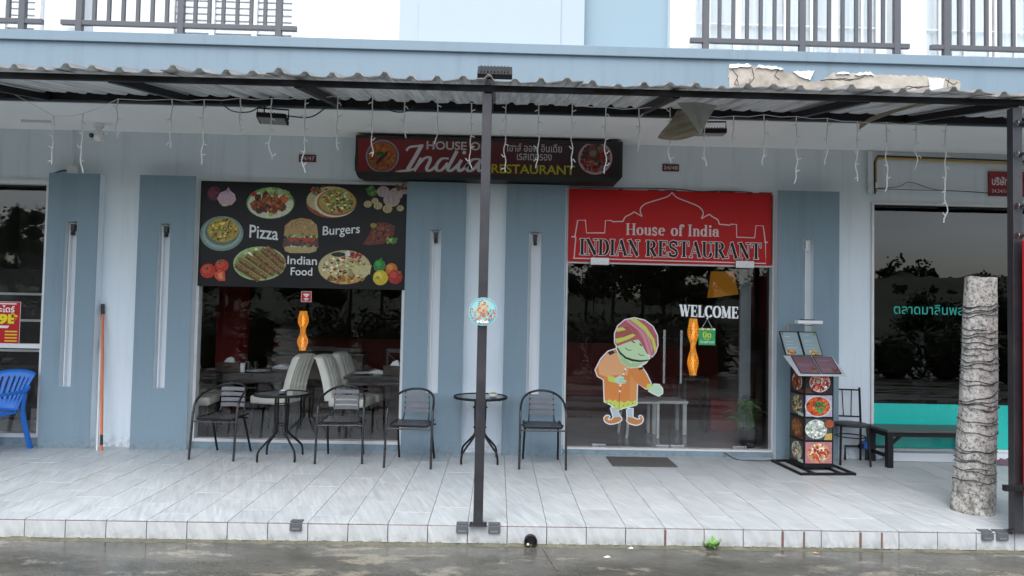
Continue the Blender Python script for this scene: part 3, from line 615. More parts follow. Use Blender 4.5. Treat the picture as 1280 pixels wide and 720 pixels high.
# ---- a small serif alphabet drawn as pen strokes: T thick, t thin, c thick where the pen runs down, s serif
def arc(cx, cy, rx, ry, a0, a1, n=14): return [(cx+rx*math.cos(R(a0+(a1-a0)*i/n)), cy+ry*math.sin(R(a0+(a1-a0)*i/n))) for i in range(n+1)]
def S_(x0, x1, y): return ('s', [(x0,y),(x1,y)])
SC = lambda k, dx=0: [(dx+.62*k,.76*k),(dx+.55*k,.92*k),(dx+.37*k,.97*k),(dx+.17*k,.9*k),(dx+.1*k,.74*k),(dx+.18*k,.6*k),(dx+.4*k,.5*k),(dx+.6*k,.38*k),(dx+.66*k,.22*k),(dx+.57*k,.08*k),(dx+.36*k,.03*k),(dx+.17*k,.09*k),(dx+.08*k,.26*k)]
GLY = {
 'I': (.42, [('T',[(.21,0),(.21,1)]), S_(.03,.39,.025), S_(.03,.39,.975)]),
 'N': (.96, [('t',[(.18,0),(.18,1)]), ('T',[(.17,1),(.78,0)]), ('t',[(.78,0),(.78,1)]), S_(.02,.34,.025), S_(.0,.24,.975), S_(.62,.94,.975)]),
 'D': (.86, [('T',[(.2,0),(.2,1)]), ('c',[(.2,.97),(.38,.97)]+arc(.4,.5,.34,.47,90,-90)+[(.38,.03),(.2,.03)]), S_(.02,.3,.025), S_(.02,.3,.975)]),
 'A': (.90, [('t',[(.07,0),(.43,1)]), ('T',[(.42,1),(.79,0)]), ('t',[(.18,.33),(.64,.33)]), S_(-.03,.21,.025), S_(.62,.94,.025)]),
 'R': (.92, [('T',[(.2,0),(.2,1)]), ('c',[(.2,.97),(.4,.97)]+arc(.42,.745,.25,.225,90,-90)+[(.4,.52),(.2,.52)]), ('T',[(.42,.52),(.76,0)]), S_(.02,.38,.025), S_(.02,.3,.975), S_(.66,.94,.025)]),
 'E': (.80, [('T',[(.2,0),(.2,1)]), ('t',[(.1,.97),(.7,.97)]), ('t',[(.2,.5),(.54,.5)]), ('t',[(.1,.03),(.72,.03)]), ('t',[(.68,1),(.68,.76)]), ('t',[(.71,0),(.71,.27)]), ('t',[(.54,.62),(.54,.38)]), S_(.02,.3,.025), S_(.02,.3,.975)]),
 'S': (.76, [('m',SC(1.0)), ('t',[(.63,1),(.63,.7)]), ('t',[(.075,0),(.075,.3)])]),
 'T': (.82, [('T',[(.41,0),(.41,1)]), ('t',[(.05,.97),(.77,.97)]), ('t',[(.06,1),(.06,.72)]), ('t',[(.76,1),(.76,.72)]), S_(.23,.59,.025)]),
 'U': (.92, [('T',[(.2,1),(.2,.3)]), ('c',arc(.46,.3,.26,.27,180,360)), ('t',[(.72,.3),(.72,1)]), S_(.02,.38,.975), S_(.58,.86,.975)]),
 'W': (1.2, [('T',[(.12,1),(.37,0)]), ('t',[(.37,0),(.60,.95)]), ('T',[(.58,1),(.83,0)]), ('t',[(.83,0),(1.08,1)]), S_(-.04,.28,.975), S_(.46,.72,.975), S_(.94,1.22,.975)]),
 'L': (.74, [('T',[(.2,0),(.2,1)]), ('t',[(.2,.03),(.68,.03)]), ('t',[(.67,0),(.67,.3)]), S_(.02,.3,.025), S_(.02,.38,.975)]),
 'C': (.86, [('c',arc(.46,.5,.36,.47,40,320,20)), ('t',[(.75,1),(.75,.68)]), ('t',[(.76,.05),(.76,.22)])]),
 'O': (.92, [('c',arc(.46,.5,.36,.47,0,360,28))]),
 'M': (1.12, [('t',[(.17,0),(.17,1)]), ('T',[(.2,1),(.53,.05)]), ('t',[(.53,.05),(.86,1)]), ('T',[(.9,0),(.9,1)]), S_(.0,.32,.025), S_(.0,.24,.975), S_(.72,1.08,.025), S_(.82,1.08,.975)]),
 'H': (.96, [('T',[(.2,0),(.2,1)]), ('T',[(.74,0),(.74,1)]), ('t',[(.2,.5),(.74,.5)]), S_(.02,.38,.025), S_(.02,.38,.975), S_(.56,.92,.025), S_(.56,.92,.975)]),
 'o': (.62, [('c',arc(.3,.34,.22,.31,0,360,24))]),
 'u': (.70, [('T',[(.17,.66),(.17,.18)]), ('c',arc(.33,.2,.16,.16,180,340)), ('T',[(.52,.66),(.52,0)]), S_(.03,.2,.64), S_(.38,.54,.64), S_(.5,.66,.025)]),
 's': (.54, [('m',[(x*.8,y*.9) for x,y in SC(.76)]), ('t',[(.42,.66),(.42,.46)]), ('t',[(.06,.02),(.06,.2)])]),
 'e': (.58, [('t',[(.1,.37),(.5,.37)]), ('c',arc(.3,.34,.21,.31,6,318,20))]),
 'f': (.42, [('T',[(.18,0),(.18,.76)]), ('c',arc(.34,.78,.16,.19,180,50)), ('t',[(.03,.64),(.38,.64)]), ('dot',(.41,.88)), S_(.04,.34,.025)]),
 'n': (.70, [('T',[(.17,0),(.17,.66)]), ('c',arc(.35,.44,.17,.2,180,0)), ('T',[(.52,.44),(.52,0)]), S_(.03,.2,.64), S_(.04,.3,.025), S_(.39,.65,.025)]),
 'd': (.68, [('c',arc(.28,.33,.19,.30,20,340,20)), ('T',[(.5,1),(.5,0)]), S_(.36,.52,.975), S_(.48,.64,.025)]),
 'i': (.36, [('T',[(.18,0),(.18,.66)]), ('dot',(.18,.87)), S_(.04,.2,.64), S_(.04,.32,.025)]),
 'a': (.62, [('c',arc(.29,.46,.17,.18,165,0)), ('T',[(.46,.46),(.46,.04)]), ('c',arc(.27,.2,.17,.17,20,340,18)), ('dot',(.13,.48)), S_(.44,.62,.025)]),
 ' ': (.38, [])}
def pen_text(body, thick=.17, thin=.055, grow=0.0, gap=.03):
    out = []; x = 0
    def rib(pts, wf):
        P = [Vector((px+x, py)) for px, py in pts]; L, Q = [], []
        for i in range(len(P)):
            d = (P[min(i+1,len(P)-1)]-P[max(i-1,0)]).normalized(); w_ = wf(d)+grow
            e = d*(grow/2) if i == len(P)-1 else (-d*(grow/2) if i == 0 else Vector((0,0)))
            nn = Vector((-d.y,d.x))*w_/2; L.append(P[i]+nn+e); Q.append(P[i]-nn+e)
        for i in range(len(P)-1): out.append([tuple(L[i]),tuple(L[i+1]),tuple(Q[i+1]),tuple(Q[i])])
    for ch in body:
        adv, st = GLY[ch]
        for kd, pts in st:
            if kd == 'dot':
                r_ = thick*.62+grow/2; out.append([(pts[0]+x+r_*math.cos(a), pts[1]+r_*math.sin(a)) for a in [2*PI*i/12 for i in range(12)]])
            elif kd == 'T': rib(pts, lambda d: thick)
            elif kd == 't': rib(pts, lambda d: thin)
            elif kd == 's': rib(pts, lambda d: thin)
            elif kd == 'm': rib(pts, lambda d: thick*.78)
            else: rib(pts, lambda d: thin+(thick*1.06-thin)*abs(d.y)**1.5)
        x += adv+gap
    return out
def spread(polys, d=.004):                                  # (kept for letters whose strokes cross)
    return polys
def place_pen(P, polys, x0, x1, y0, y1, col, slope, box=None):
    ax = [p[0] for t in polys for p in t]; bx = box or (min(ax), max(ax), 0, 1)
    kx = (x1-x0)/(bx[1]-bx[0]); ky = (y1-y0)/(bx[3]-bx[2])
    for t in polys:
        P.p.append(([(x0+(x-bx[0])*kx, y1-(y-bx[2])*ky+slope*(x-bx[0])*kx) for x, y in t], lin(col), P.layer)); P.layer += .004
    return bx
# ---- food pictures
def dish(P, cx, cy, rx, ry, plate, pal, n_, size, seed, rim=None, rot=0):
    rg = random.Random(seed); P.ell(cx, cy, rx, ry, plate, 30, rot)
    if rim: P.ell(cx, cy, rx*.88, ry*.88, rim, 30, rot)
    for i in range(n_):
        a = rg.uniform(0, 2*PI); q = math.sqrt(rg.random())*(.80 if rim else .88); r_ = size*rg.uniform(.6,1.3)
        x, y = rx*q*math.cos(a), ry*q*math.sin(a); c = rg.choice(pal); c = tuple(int(c[k:k+2],16)/255 for k in (0,2,4)); f = rg.uniform(.72,1.18)
        P.blob(cx+x*math.cos(rot)-y*math.sin(rot), cy+x*math.sin(rot)+y*math.cos(rot), r_, tuple(min(1,v*f) for v in c), rg, 7, min(1,ry/rx+.15))
def blobs(P, cx, cy, rx, ry, pal, n_, size, seed): 
    rg = random.Random(seed)
    for i in range(n_):
        a = rg.uniform(0,2*PI); q = math.sqrt(rg.random()); c = rg.choice(pal); c = tuple(int(c[k:k+2],16)/255 for k in (0,2,4)); f = rg.uniform(.75,1.15)
        P.blob(cx+rx*q*math.cos(a), cy+ry*q*math.sin(a), size*rg.uniform(.6,1.3), tuple(min(1,v*f) for v in c), rg)
PIZZA = ['c9b06a','d8c98a','9c3a22','6f8a3a','b5532c','e2d6a0','2f2a20','85a04a']
CURRY = ['b4481c','c9642a','8a2c14','d07a34','a53a1a']; RICE = ['c9b24a','b89a36','8a6a24','d8c66a','5a3a1a','7a8a3a']
SALAD = ['d9dccf','8fae6a','e8e8dc','5f8a48','c8b8a8','a04038']; RED = ['b3261c','c9402c','8a1410','d86a4a','e8d8c8','4a6a2a']; MEAT = ['6a3018','8a4420','4a2010','a85a2c','5a1a10']
def board_fn(s, kx0, ky0, slope):                            # sketch units -> metres on a board's face (x right, z up, towards the viewer = -y)
    return lambda x, y, d: ((x-kx0)*s, -d, -(y-ky0-slope*(x-kx0))*s)
# ---------------------------------------------------------------- food banner over the window
fb = thing('food_banner', 'black banner with food pictures, pizza, burgers and Indian food, over the window', 'banner', (-3.413, .028, 3.035))
MB().box(0, 2.352, -.003, .004, -1.20, 0).build('sheet', pmat('black_banner', (.010,.010,.011), .35, var=.5, scale=1.2, spec=.22), fb)
g = board_fn(.00907, 249.5, 228, .0165)
def pic(name, fn_): 
    P = Print(); fn_(P); return P.build('food_picture', fb, lambda x, y, d: (g(x,y,d)[0], g(x,y,d)[1]-.0035, g(x,y,d)[2]), M['food'])
def onion(P):
    P.ell(266, 244, 8.5, 9, '4a1a2c'); P.ell(264, 243, 5, 7, '6a2a40'); P.poly([(270,250),(274,243),(281,240),(284,236),(286,240),(292,245),(294,252),(289,258),(281,260),(274,257)], 'c9b2c4')
    for k in range(-3,4): P.stroke([(284,238),(281+k*3.2,249),(281+k*1.2,259)], .5, 'a284a4')
    P.ell(280, 258.5, 4, 1.5, 'c9c4a0')
pic('onion', onion)
def wings(P):
    P.ell(337, 255.5, 30, 20, '6f9a58'); P.ell(337, 257, 28.5, 18, 'c9d2c0'); blobs(P, 340, 247, 22, 8, ['7fae58','a8c888','4a7a34','d0d8b8'], 50, 3.5, 5); blobs(P, 336, 256, 23, 11, MEAT+['b0602c'], 46, 5, 8); blobs(P, 334, 255, 20, 9, ['7a3014','a84a1c','4a1a0c','c07038'], 60, 2, 3)
    P.ell(316, 244.5, 3.5, 3, 'a03028'); P.ell(338, 270, 3.2, 2.4, 'a8b84a')
pic('wings', wings)
def biryani(P): P.ell(277.5, 294.5, 27, 22, '6f8f8a', 30); P.ell(277.5, 294.5, 24, 19, '8fa8a0', 30); P.ell(278, 292, 21.5, 17.5, '54706c', 30); dish(P, 279, 290, 19.5, 15.5, 'a8964a', RICE, 170, 1.9, 7)
pic('biryani', biryani)
def tomatoes(P):
    for cx, cy, r_ in ((262,341.5,9.5),(279,335,8.5)): P.ell(cx, cy, r_, r_*.95, 'b0281c'); P.ell(cx-2, cy-2, r_*.6, r_*.5, 'c8432c'); blobs(P, cx-1, cy-4, 3, 2, ['3a5a28'], 5, 1.6, int(cx))
    P.poly([(270,344),(277,340),(283,343),(284,354),(276,354),(271,350)], 'c8482c'); P.poly([(274,345),(280,343),(281,352),(276,351)], 'd8885c')
pic('tomatoes', tomatoes)
def kebabs(P):
    P.ell(326, 332, 33, 21.5, 'a8b890'); P.ell(326, 332.5, 31, 19.5, '7fa05a'); blobs(P, 318, 318, 14, 5, ['8fb868','c8d8a8'], 18, 3, 4)
    for k, (x0, y0, x1, y1) in enumerate(((296,334,326,353),(300,327,336,350),(309,322,344,346),(318,318,352,344),(328,314,357,339),(334,312,358,331))):
        P.stroke([(x0,y0),(x0*.7+x1*.3,y0*.7+y1*.3),(x1,y1)], [6.5,7.4,6.2], '5f4224'); P.stroke([(x0,y0-1.4),(x1,y1-1.6)], 3.0, '8f6a3c'); blobs(P, (x0+x1)/2, (y0+y1)/2, 1, 1, ['3f2a14'], 3, 1, k)
        rg = random.Random(k)
        for q in range(16): t = rg.random(); P.blob(x0+(x1-x0)*t+rg.uniform(-2,2), y0+(y1-y0)*t+rg.uniform(-2,2), .9, rg.choice(['4a3218','a07a48','3f2a14']), rg)
pic('kebabs', kebabs)
def pizza1(P):
    P.ell(413, 254, 31.5, 20, '8a4a2c'); P.ell(412, 251, 30, 17, 'b8b088'); blobs(P, 398, 239, 11, 5, ['b03a24','8a2418','d8d0b8','6a7a34'], 26, 2.6, 3)
    P.ell(418, 255, 26.5, 18, 'd8d4c0'); P.ell(420, 254, 25, 17, '9a6a34'); dish(P, 420.5, 253, 23, 15.2, 'a89a54', ['8fae4a','c8c878','6f8a34','a83a24','dcd8a8','3a3a20'], 160, 2.2, 12)
pic('pizza1', pizza1)
def burger(P):
    P.ell(376, 308, 22, 7, '9a8a54'); P.poly([(355,297),(356,284),(364,277),(376,274),(388,276),(396,283),(398,297)], 'a88a5c'); blobs(P, 377, 283, 17, 6, ['c8b48c','8f6c40'], 50, .9, 2)
    P.poly([(354,312),(355,300),(398,300),(399,312),(390,315),(362,315)], '5a3a34'); blobs(P, 377, 298, 21, 2.6, ['5a8a34','8fb85a','3f6a28','c8d8a0'], 40, 2.4, 3); P.poly([(360,299),(396,299),(393,305),(362,304)], 'a83a2c'); blobs(P, 376, 307, 18, 4, ['5f4a44','4a3430','7a5a50'], 40, 2, 5); blobs(P, 376, 311.5, 19, 1.5, ['c8ccc8','a8b0a8','6a8a4a'], 22, 1.7, 6); P.poly([(356,311),(397,311),(396,316),(388,318.5),(364,318.5),(357,316)], 'b0a070')
pic('burger', burger)
def garlic(P):
    blobs(P, 463, 240, 6, 6, ['3f7a34','2f5a28','5f9a48'], 40, 2, 1)
    for cx, cy, r_ in ((478,240,8),(494,243,9),(489,250,10.5),(505,237,7),(459,256,5),(468,252,4.5),(472,258,5.5),(484,262,6),(500,261,4.5)): P.ell(cx, cy, r_, r_*.88, 'b0a0a4' if cx > 474 and cy < 256 else 'b4a878'); P.stroke([(cx-r_*.5,cy-r_*.5),(cx-r_*.3,cy+r_*.5)], .8, '806a78'); P.stroke([(cx+r_*.1,cy-r_*.6),(cx+r_*.2,cy+r_*.6)], .7, '8a7480')
    blobs(P, 500, 234, 8, 3, ['8a6248','6a4a34'], 10, 2.5, 4)
pic('garlic', garlic)
def steak(P):
    P.poly([(454,307),(461,296),(465,285),(472,279),(486,280),(494,284),(493,294),(488,303),(476,307),(462,308)], '5f2418'); blobs(P, 476, 294, 13, 9, ['6a2a1a','8a3a20','4a1810','7a4a24'], 60, 2.6, 9); P.ell(467, 283, 4, 3, '8a8a3a'); blobs(P, 490, 302, 7, 3.5, ['5f9a44','7fb85c','3f7030'], 24, 2, 8)
pic('steak', steak)
def pizza2(P):
    P.ell(432, 336, 33, 21.5, 'b0a478'); dish(P, 432, 336, 32, 20, 'c0b484', ['d8d8b0','c8c898','8aa05a','a83a28','2a2620','b8a060','dce0c8'], 190, 2.2, 14); blobs(P, 434, 351, 24, 3.5, ['9a6a30','b8843c','7a4c20'], 40, 2.6, 3); P.poly([(438,336),(466,333),(464,345),(448,344)], 'c4bc8c'); blobs(P, 445, 321, 7, 3, ['b0302c','8a2420'], 9, 2.6, 5); P.blob(436, 319, 4, 'd0d8dc', random.Random(1)); P.ell(424, 320, 9, 3, '1f2420')
pic('pizza2', pizza2)
def peppers(P):
    for cx, cy, rx, ry, c, c2 in ((476,334,7.5,8,'1f7a34','2fa04c'),(491,338,7.5,7.5,'b86a24','d08a3c'),(496,348,9,9,'a01f1c','c03c30'),(477.5,349,9.5,9.5,'c8b42c','dccc50')): P.ell(cx, cy, rx, ry, c); P.ell(cx-rx*.25, cy-ry*.3, rx*.5, ry*.45, c2)
    P.stroke([(477,327),(478,324)], 1.8, '2f8a3c'); P.ell(474, 349, 2.5, 2, '6f9a34'); P.stroke([(500,343),(503,341)], 1.8, '3f7a34')
pic('peppers', peppers)
for body, x0, x1, y0, y1, sl in (('Pizza',312,348,283,299.5,.09),('Burgers',403.5,450,284.5,296.5,-.07),('Indian',360.5,397.5,322,332.5,.03),('Food',365,392,336.5,346.5,.02)):
    P = Print(); P.text(body, x0, x1, y0, y1+(3.2 if 'g' in body else 0)+0, 'd8dcdc', .012, sl-.0); P.build('lettering', fb, lambda x, y, d: (g(x,y,d)[0], g(x,y,d)[1]-.004, g(x,y,d)[2]))
# ---------------------------------------------------------------- long shop sign box under the soffit
sb = thing('sign_box', 'long dark red restaurant sign box mounted above the centre pilasters', 'sign', (-1.622, -.20, 3.55))
prof = [(0,0),(2.99,0),(2.99,-.40),(2.93,-.465),(.05,-.465),(0,-.40)]
MB().prism(prof, .012, .255).build('casing', M['black'], sb)
m, n, b = newmat('red_to_maroon_print'); sp = N(n, 'SeparateXYZ'); n.links.new(coords(n), sp.inputs[0]); mr = N(n, 'MapRange'); mr.inputs['From Max'].default_value = 2.9; n.links.new(sp.outputs[0], mr.inputs[0])
n.links.new(ramp(n, mr.outputs[0], [(.0,(.20,.008,.010)),(.45,(.11,.006,.008)),(.72,(.03,.004,.006)),(1,(.016,.005,.007))]), b.inputs['Base Color']); b.inputs['Roughness'].default_value = .3
MB().box(.028, 2.955, .0, .0118, -.405, -.035).build('face', m, sb)
MB().box(.0, 2.99, -.006, .0119, -.034, -.0).box(.0,.027,-.006,.0119,-.40,-.0345).box(2.956,2.99,-.006,.0119,-.40,-.0345).box(.05,2.93,-.006,.0119,-.46,-.406).build('trim', M['black'], sb)
g2 = board_fn(.00897, 445, 168.5, .0205); f2 = lambda x, y, d: (g2(x,y,d)[0], g2(x,y,d)[1]-.0005, g2(x,y,d)[2])
P = Print(); P.ell(478.5, 195, 20.5, 20.5, '8a8c9a', 34); P.ell(478.5, 195, 18.6, 18.6, '2c2c34', 34); dish(P, 478.5, 195, 17.8, 17.8, 'a0582c', ['a85c2c','94481f','b87038','8a4422'], 120, 2.2, 31); P.poly([(470,204),(474,197),(482,190),(487,188),(484,194),(477,201),(472,206)], '3a1f18'); blobs(P, 476, 192, 3.5, 3, ['2f6a34','1f4a28'], 9, 2, 5); P.build('food_picture', sb, f2, M['food'])
P = Print(); dish(P, 744, 196, 21.5, 21, 'b09aa4', ['6a1418','8a1c20','4a2a24','a84a48','3a3a30','7a5a54'], 130, 3, 33, '8a6a70'); P.ell(741, 190, 6, 6, '4a4440'); P.ell(741, 190, 4, 4, '7a6a60'); P.build('food_picture', sb, f2, M['food'])
P = Print(); P.text('HOUSE OF', 533, 607.5, 175.6, 186.2, 'b4b6ba', .02, .016); P.build('lettering', sb, f2)
P = Print(); P.text('RESTAURANT', 614.5, 718.5, 204, 215.6, 'a4a42a', .018, .018); P.build('lettering', sb, f2)
P = Print(); P.text('เฮาส์ ออฟ อินเดีย', 633.5, 702, 177.4, 188.2, 'b4b0b4', .008, .018); P.build('lettering', sb, f2)
P = Print(); P.text('เรสเตอรอง', 646, 689.5, 190.4, 199, 'b4b0b4', .008, .018); P.build('lettering', sb, f2)
# brush script word, drawn as pen strokes
P = Print(); wcol = 'c4c6ca'
def brush(pts, wa, wb=None):
    q = [tuple(v) for v in curve([(x, y, 0) for x, y in pts], 5)]; nq = len(q); ws = []
    for i in range(nq):
        a, b_ = q[max(i-1,0)], q[min(i+1,nq-1)]; dy = abs(b_[1]-a[1])/(math.hypot(b_[0]-a[0], b_[1]-a[1])+1e-9); ws.append((wb or wa*.5)+(wa-(wb or wa*.5))*dy)
    P.stroke([(v[0], v[1]) for v in q], ws, wcol)
def letter():
    global P
    P.build('letter', sb, f2); P = Print()
brush([(508,188),(512,183.5),(522,182),(529,181)], 2.6, 2.6); brush([(527,181),(519,196),(510,212)], 5.2); brush([(495.5,215),(503,213.5),(513,212.5),(517,210.5)], 2.6, 2.6); letter()
brush([(527,197),(523,205),(518,213)], 4.6); brush([(521,208),(530,198),(537,196),(537.5,201),(534,209),(535.5,213),(541,211),(547,205)], 4.2); letter()
brush([(561,197.5),(552,198),(546,206),(547,212.5),(553,211.5),(560,203)], 4.2); brush([(571,188),(565,200),(560,210),(563,213),(568,210),(573,205)], 4.6); letter()
brush([(577,199),(573,207),(574.5,213),(580,210),(585,204)], 4.4); P.ell(580, 190, 2.4, 2.2, wcol); letter()
brush([(599,198),(590,199),(584,207),(585.5,213),(592,211),(598,203)], 4.2); brush([(601,198),(598,206),(599,213),(604,211)], 4.2); letter()
# ---------------------------------------------------------------- red banner over the door
db = thing('door_banner', 'bright red restaurant banner with white palace outline above the glass door', 'banner', (.795, .042, 3.05))
MB().box(0, 2.362, -.004, .004, -.842, 0).build('sheet', pmat('red_banner', (.46,.010,.012), .42, var=.08, scale=2, spec=.2), db)
g3 = board_fn(.00932, 711, 236, .0235); f3 = lambda x, y, d: (g3(x,y,d)[0], g3(x,y,d)[1]-.0045, g3(x,y,d)[2])
def D(x, y): return (640+x/4, 180+y/4)
P = Print(); ol = [(315,570),(322,468),(302,465),(302,462),(318,460),(330,382),(368,382),(375,445),(465,445),(468,383),(500,384),(502,389),(556,388)]
P.stroke([D(*p) for p in ol[0:2]+[(318,460)]+ol[5:]], 1.3, 'd8c8c8'); P.stroke([D(x,y) for x, y in ((300,464),(322,464))], 1.5, 'd8c8c8')
P.stroke([tuple(v)[:2] for v in curve([(*D(556,388),0),(*D(566,366),0),(*D(592,352),0),(*D(610,340),0)],5)], 1.3, 'd8c8c8'); P.stroke([D(610,340),D(650,363)], 1.3, 'd8c8c8')
P.stroke([tuple(v)[:2] for v in curve([(*D(650,363),0),(*D(640,330),0),(*D(662,302),0),(*D(720,282),0),(*D(775,264),0),(*D(798,243),0)],6)], 1.3, 'd8c8c8')
P.stroke([tuple(v)[:2] for v in curve([(*D(798,243),0),(*D(822,268),0),(*D(876,290),0),(*D(932,314),0),(*D(955,344),0),(*D(946,374),0)],6)], 1.3, 'd8c8c8')
P.stroke([D(946,374),D(985,352)], 1.3, 'd8c8c8'); P.stroke([tuple(v)[:2] for v in curve([(*D(985,352),0),(*D(1004,366),0),(*D(1028,380),0),(*D(1036,402),0)],5)], 1.3, 'd8c8c8')
P.stroke([D(x,y) for x, y in ((1036,402),(1090,407),(1092,402),(1122,403),(1124,467),(1214,470),(1220,409),(1256,410),(1268,492),(1271,598),(310,570))], 1.3, 'd8c8c8'); P.stroke([D(1262,491),D(1280,493)], 1.5, 'd8c8c8')
P.build('palace_outline', db, f3, M['print'])
for wd_, xa, xb in (('House',570,766),('of',794,862),('India',880,1036)):
    P = Print(); place_pen(P, pen_text(wd_, .19, .05), D(xa,0)[0], D(xb,0)[0], D(0,397)[1]+(xa-570)/4*.022, D(0,455)[1]+(xa-570)/4*.022, 'd4c4c4', .020); P.build('lettering', db, f3)
x0, x1, y0, y1 = D(343,0)[0], D(1246,0)[0], D(0,474)[1], D(0,552)[1]
P = Print(); pl = pen_text('INDIAN RESTAURANT', .21, .06); bx = (min(p[0] for t in pl for p in t), max(p[0] for t in pl for p in t), 0, 1)
place_pen(P, pen_text('INDIAN RESTAURANT', .21, .06, .085), x0, x1, y0, y1, 'd8cccc', .0265, bx); P.layer += .2; place_pen(P, pl, x0, x1, y0, y1, '101014', .0265, bx); P.build('lettering', db, f3, step=.0003)
# frayed tape and loose cable along its top edge
q = MB(); rg = random.Random(5); x = .82
while x < 3.15: l = rg.uniform(.05,.2); q.box(x, min(3.16,x+l), .036, .049, 3.0515, 3.0595) if rg.random() < .6 else None; x += l+rg.uniform(.02,.12)
tag(q.build('edge_tape', M['black'], bld), kind='stuff')
tag(MB().tube(curve([(.80,.03,3.07),(1.2,.03,3.066),(1.75,.03,3.075),(2.1,.03,3.07),(2.3,.028,3.05),(2.55,.03,3.062),(2.9,.03,3.055),(2.92,.03,3.02)],5), .006, 6).build('cable', M['black']), 'thin black cable sagging along the top of the red banner', 'cable')
# ---------------------------------------------------------------- glass stickers
ws = thing('welcome_lettering', 'white WELCOME lettering stuck on the glass door', 'lettering', (2.107, .0885, 1.735))
P = Print(); place_pen(P, pen_text('WELCOME', .27, .10), 0, 74, 0, 14.2, 'f2f4f4', .0185); P.build('letters', ws, lambda x, y, d: (x*.00932, -d, -y*.00932))
gs = thing('delivery_sign', 'small green square closed sign hanging on the glass door', 'sign', (2.334, .082, 1.468))
MB().box(0, .195, -.002, .003, -.195, 0, .001).build('plate', pmat('green_card', (.02,.36,.12), .4, var=.05), gs)
P = Print(); 
for k in range(6): P.poly([(k*3.4+.3,0),(k*3.4+3.5,0),(k*3.4+3.2,2.2),(k*3.4+.6,2.2)], 'e8eee8' if k%2 else 'd8c84a')
P.text('ปิด', 5.2, 15.5, 4.2, 11.5, 'd8e04a', .03); P.stroke([(6,13.2),(14.5,13.2)], .9, 'c8d848'); P.text('GrabFood', 1.6, 19.2, 15, 18.4, 'e0f0e4', .01); P.build('lettering', gs, lambda x, y, d: (x*.0094, -.0025-d, -y*.0094))
MB().tube([(.03,0,-.01),(.10,.002,.11),(.165,0,-.01)], .0025, 5).build('string', M['bulbwire'], gs); MB().ball((.10,.003,.115), .012).build('suction_cup', M['china'], gs)
# greeting figure sticker on the door leaf
fg = thing('greeting_sticker', 'cut-out sticker of a bowing figure in striped turban and orange coat on the door', 'sticker', (1.049, .0885, 1.677))
P = Print(); OR, YG, SK = 'd88848', 'c6d462', 'bedac0'
coat = [(165,240),(120,255),(78,300),(48,362),(62,396),(98,418),(104,545),(140,560),(180,592),(215,580),(290,562),(292,440),(345,470),(372,440),(345,385),(318,345),(250,352),(200,322)]
turban = [(160,205),(158,150),(176,105),(215,72),(270,60),(330,74),(378,110),(404,160),(408,215),(397,255),(377,283),(345,264),(318,215),(296,184),(262,190),(216,206),(172,224)]
face = [(170,222),(172,268),(198,318),(240,350),(290,346),(340,318),(362,292),(345,262),(318,215),(296,182),(262,188),(216,204)]
legs = [[(140,578),(172,582),(196,636),(160,642)],[(236,588),(268,584),(268,640),(238,640)]]
shoes = [curve([(x,y,0) for x, y in ((158,636),(196,634),(202,650),(180,664),(140,672),(112,660),(104,640),(118,626),(134,632),(122,644),(128,652),(145,650))],3), curve([(x,y,0) for x, y in ((240,634),(270,638),(290,646),(308,648),(314,640),(306,630),(318,628),(328,646),(318,668),(290,678),(256,670),(236,656))],3)]
handr = [(366,462),(392,446),(420,448),(438,470),(440,495),(420,510),(392,498),(362,482)]; handl = [(160,410),(190,392),(214,402),(216,416),(230,424),(226,438),(190,444),(160,432)]
for pl in (coat, turban, face, *legs, *[[tuple(v)[:2] for v in s_] for s_ in shoes], handr): P.stroke(pl+[pl[0]], 13, 'e4e6e6', False)
for pl in legs: P.poly(pl, 'b0c4cc')
for s_ in shoes: P.poly([tuple(v)[:2] for v in s_], 'c08450')
P.poly(coat, OR); P.poly([(62,330),(110,270),(165,260),(240,352),(235,392),(150,392),(110,402),(70,385)], 'e4a878'); P.poly([(250,380),(292,440),(290,530),(250,545)], 'dc9458')
P.poly([(104,532),(120,540),(132,530),(150,542),(168,534),(182,548),(200,540),(218,552),(240,538),(262,546),(290,532),(290,562),(215,580),(188,592),(140,560),(105,546)], YG)
P.stroke([(222,350),(200,420),(190,500),(188,590)], 2.5, '7a3c14')
for cx, cy in ((221,356),(211,384),(194,450),(191,484)): P.ell(cx, cy, 6.5, 6.5, 'e8e8e0', 12)
for cx, cy in ((118,552),(140,556),(160,566),(214,568),(240,560),(266,554)): P.ell(cx, cy, 3.4, 3.4, '3a4a20', 8)
P.poly([(116,394),(150,398),(168,410),(160,434),(124,426)], YG); P.poly([(345,470),(352,440),(386,446),(392,468),(376,492)], YG); P.poly(handl, SK); P.poly(handr, SK); P.stroke([(188,414),(216,416)], 2, '6a8a68'); P.stroke([(188,428),(226,434)], 2, '6a8a68')
P.poly([(116,258),(146,246),(160,262),(130,276)], '2c2a34'); P.poly([(298,352),(322,344),(328,354),(302,362)], '2c2a34')
P.poly(face, 'c2dcae'); P.poly([(176,250),(198,312),(240,346),(290,342),(336,314),(300,322),(250,316),(205,290)], 'a8c894'); P.stroke([(172,232),(190,262),(222,290),(262,304),(305,310),(345,306),(368,300)], [7,11,12,13,12,8,4], '2a3030'); P.stroke([(218,232),(236,246),(256,246)], 4, '34403c'); P.stroke([(296,266),(314,278),(330,274)], 4, '34403c'); P.stroke([(256,192),(276,204)], 6, '2a3030'); P.stroke([(302,208),(318,222)], 6, '2a3030'); P.ell(252, 318, 6, 4, 'd8dcd0', 10)
P.poly(turban, 'b8606a')
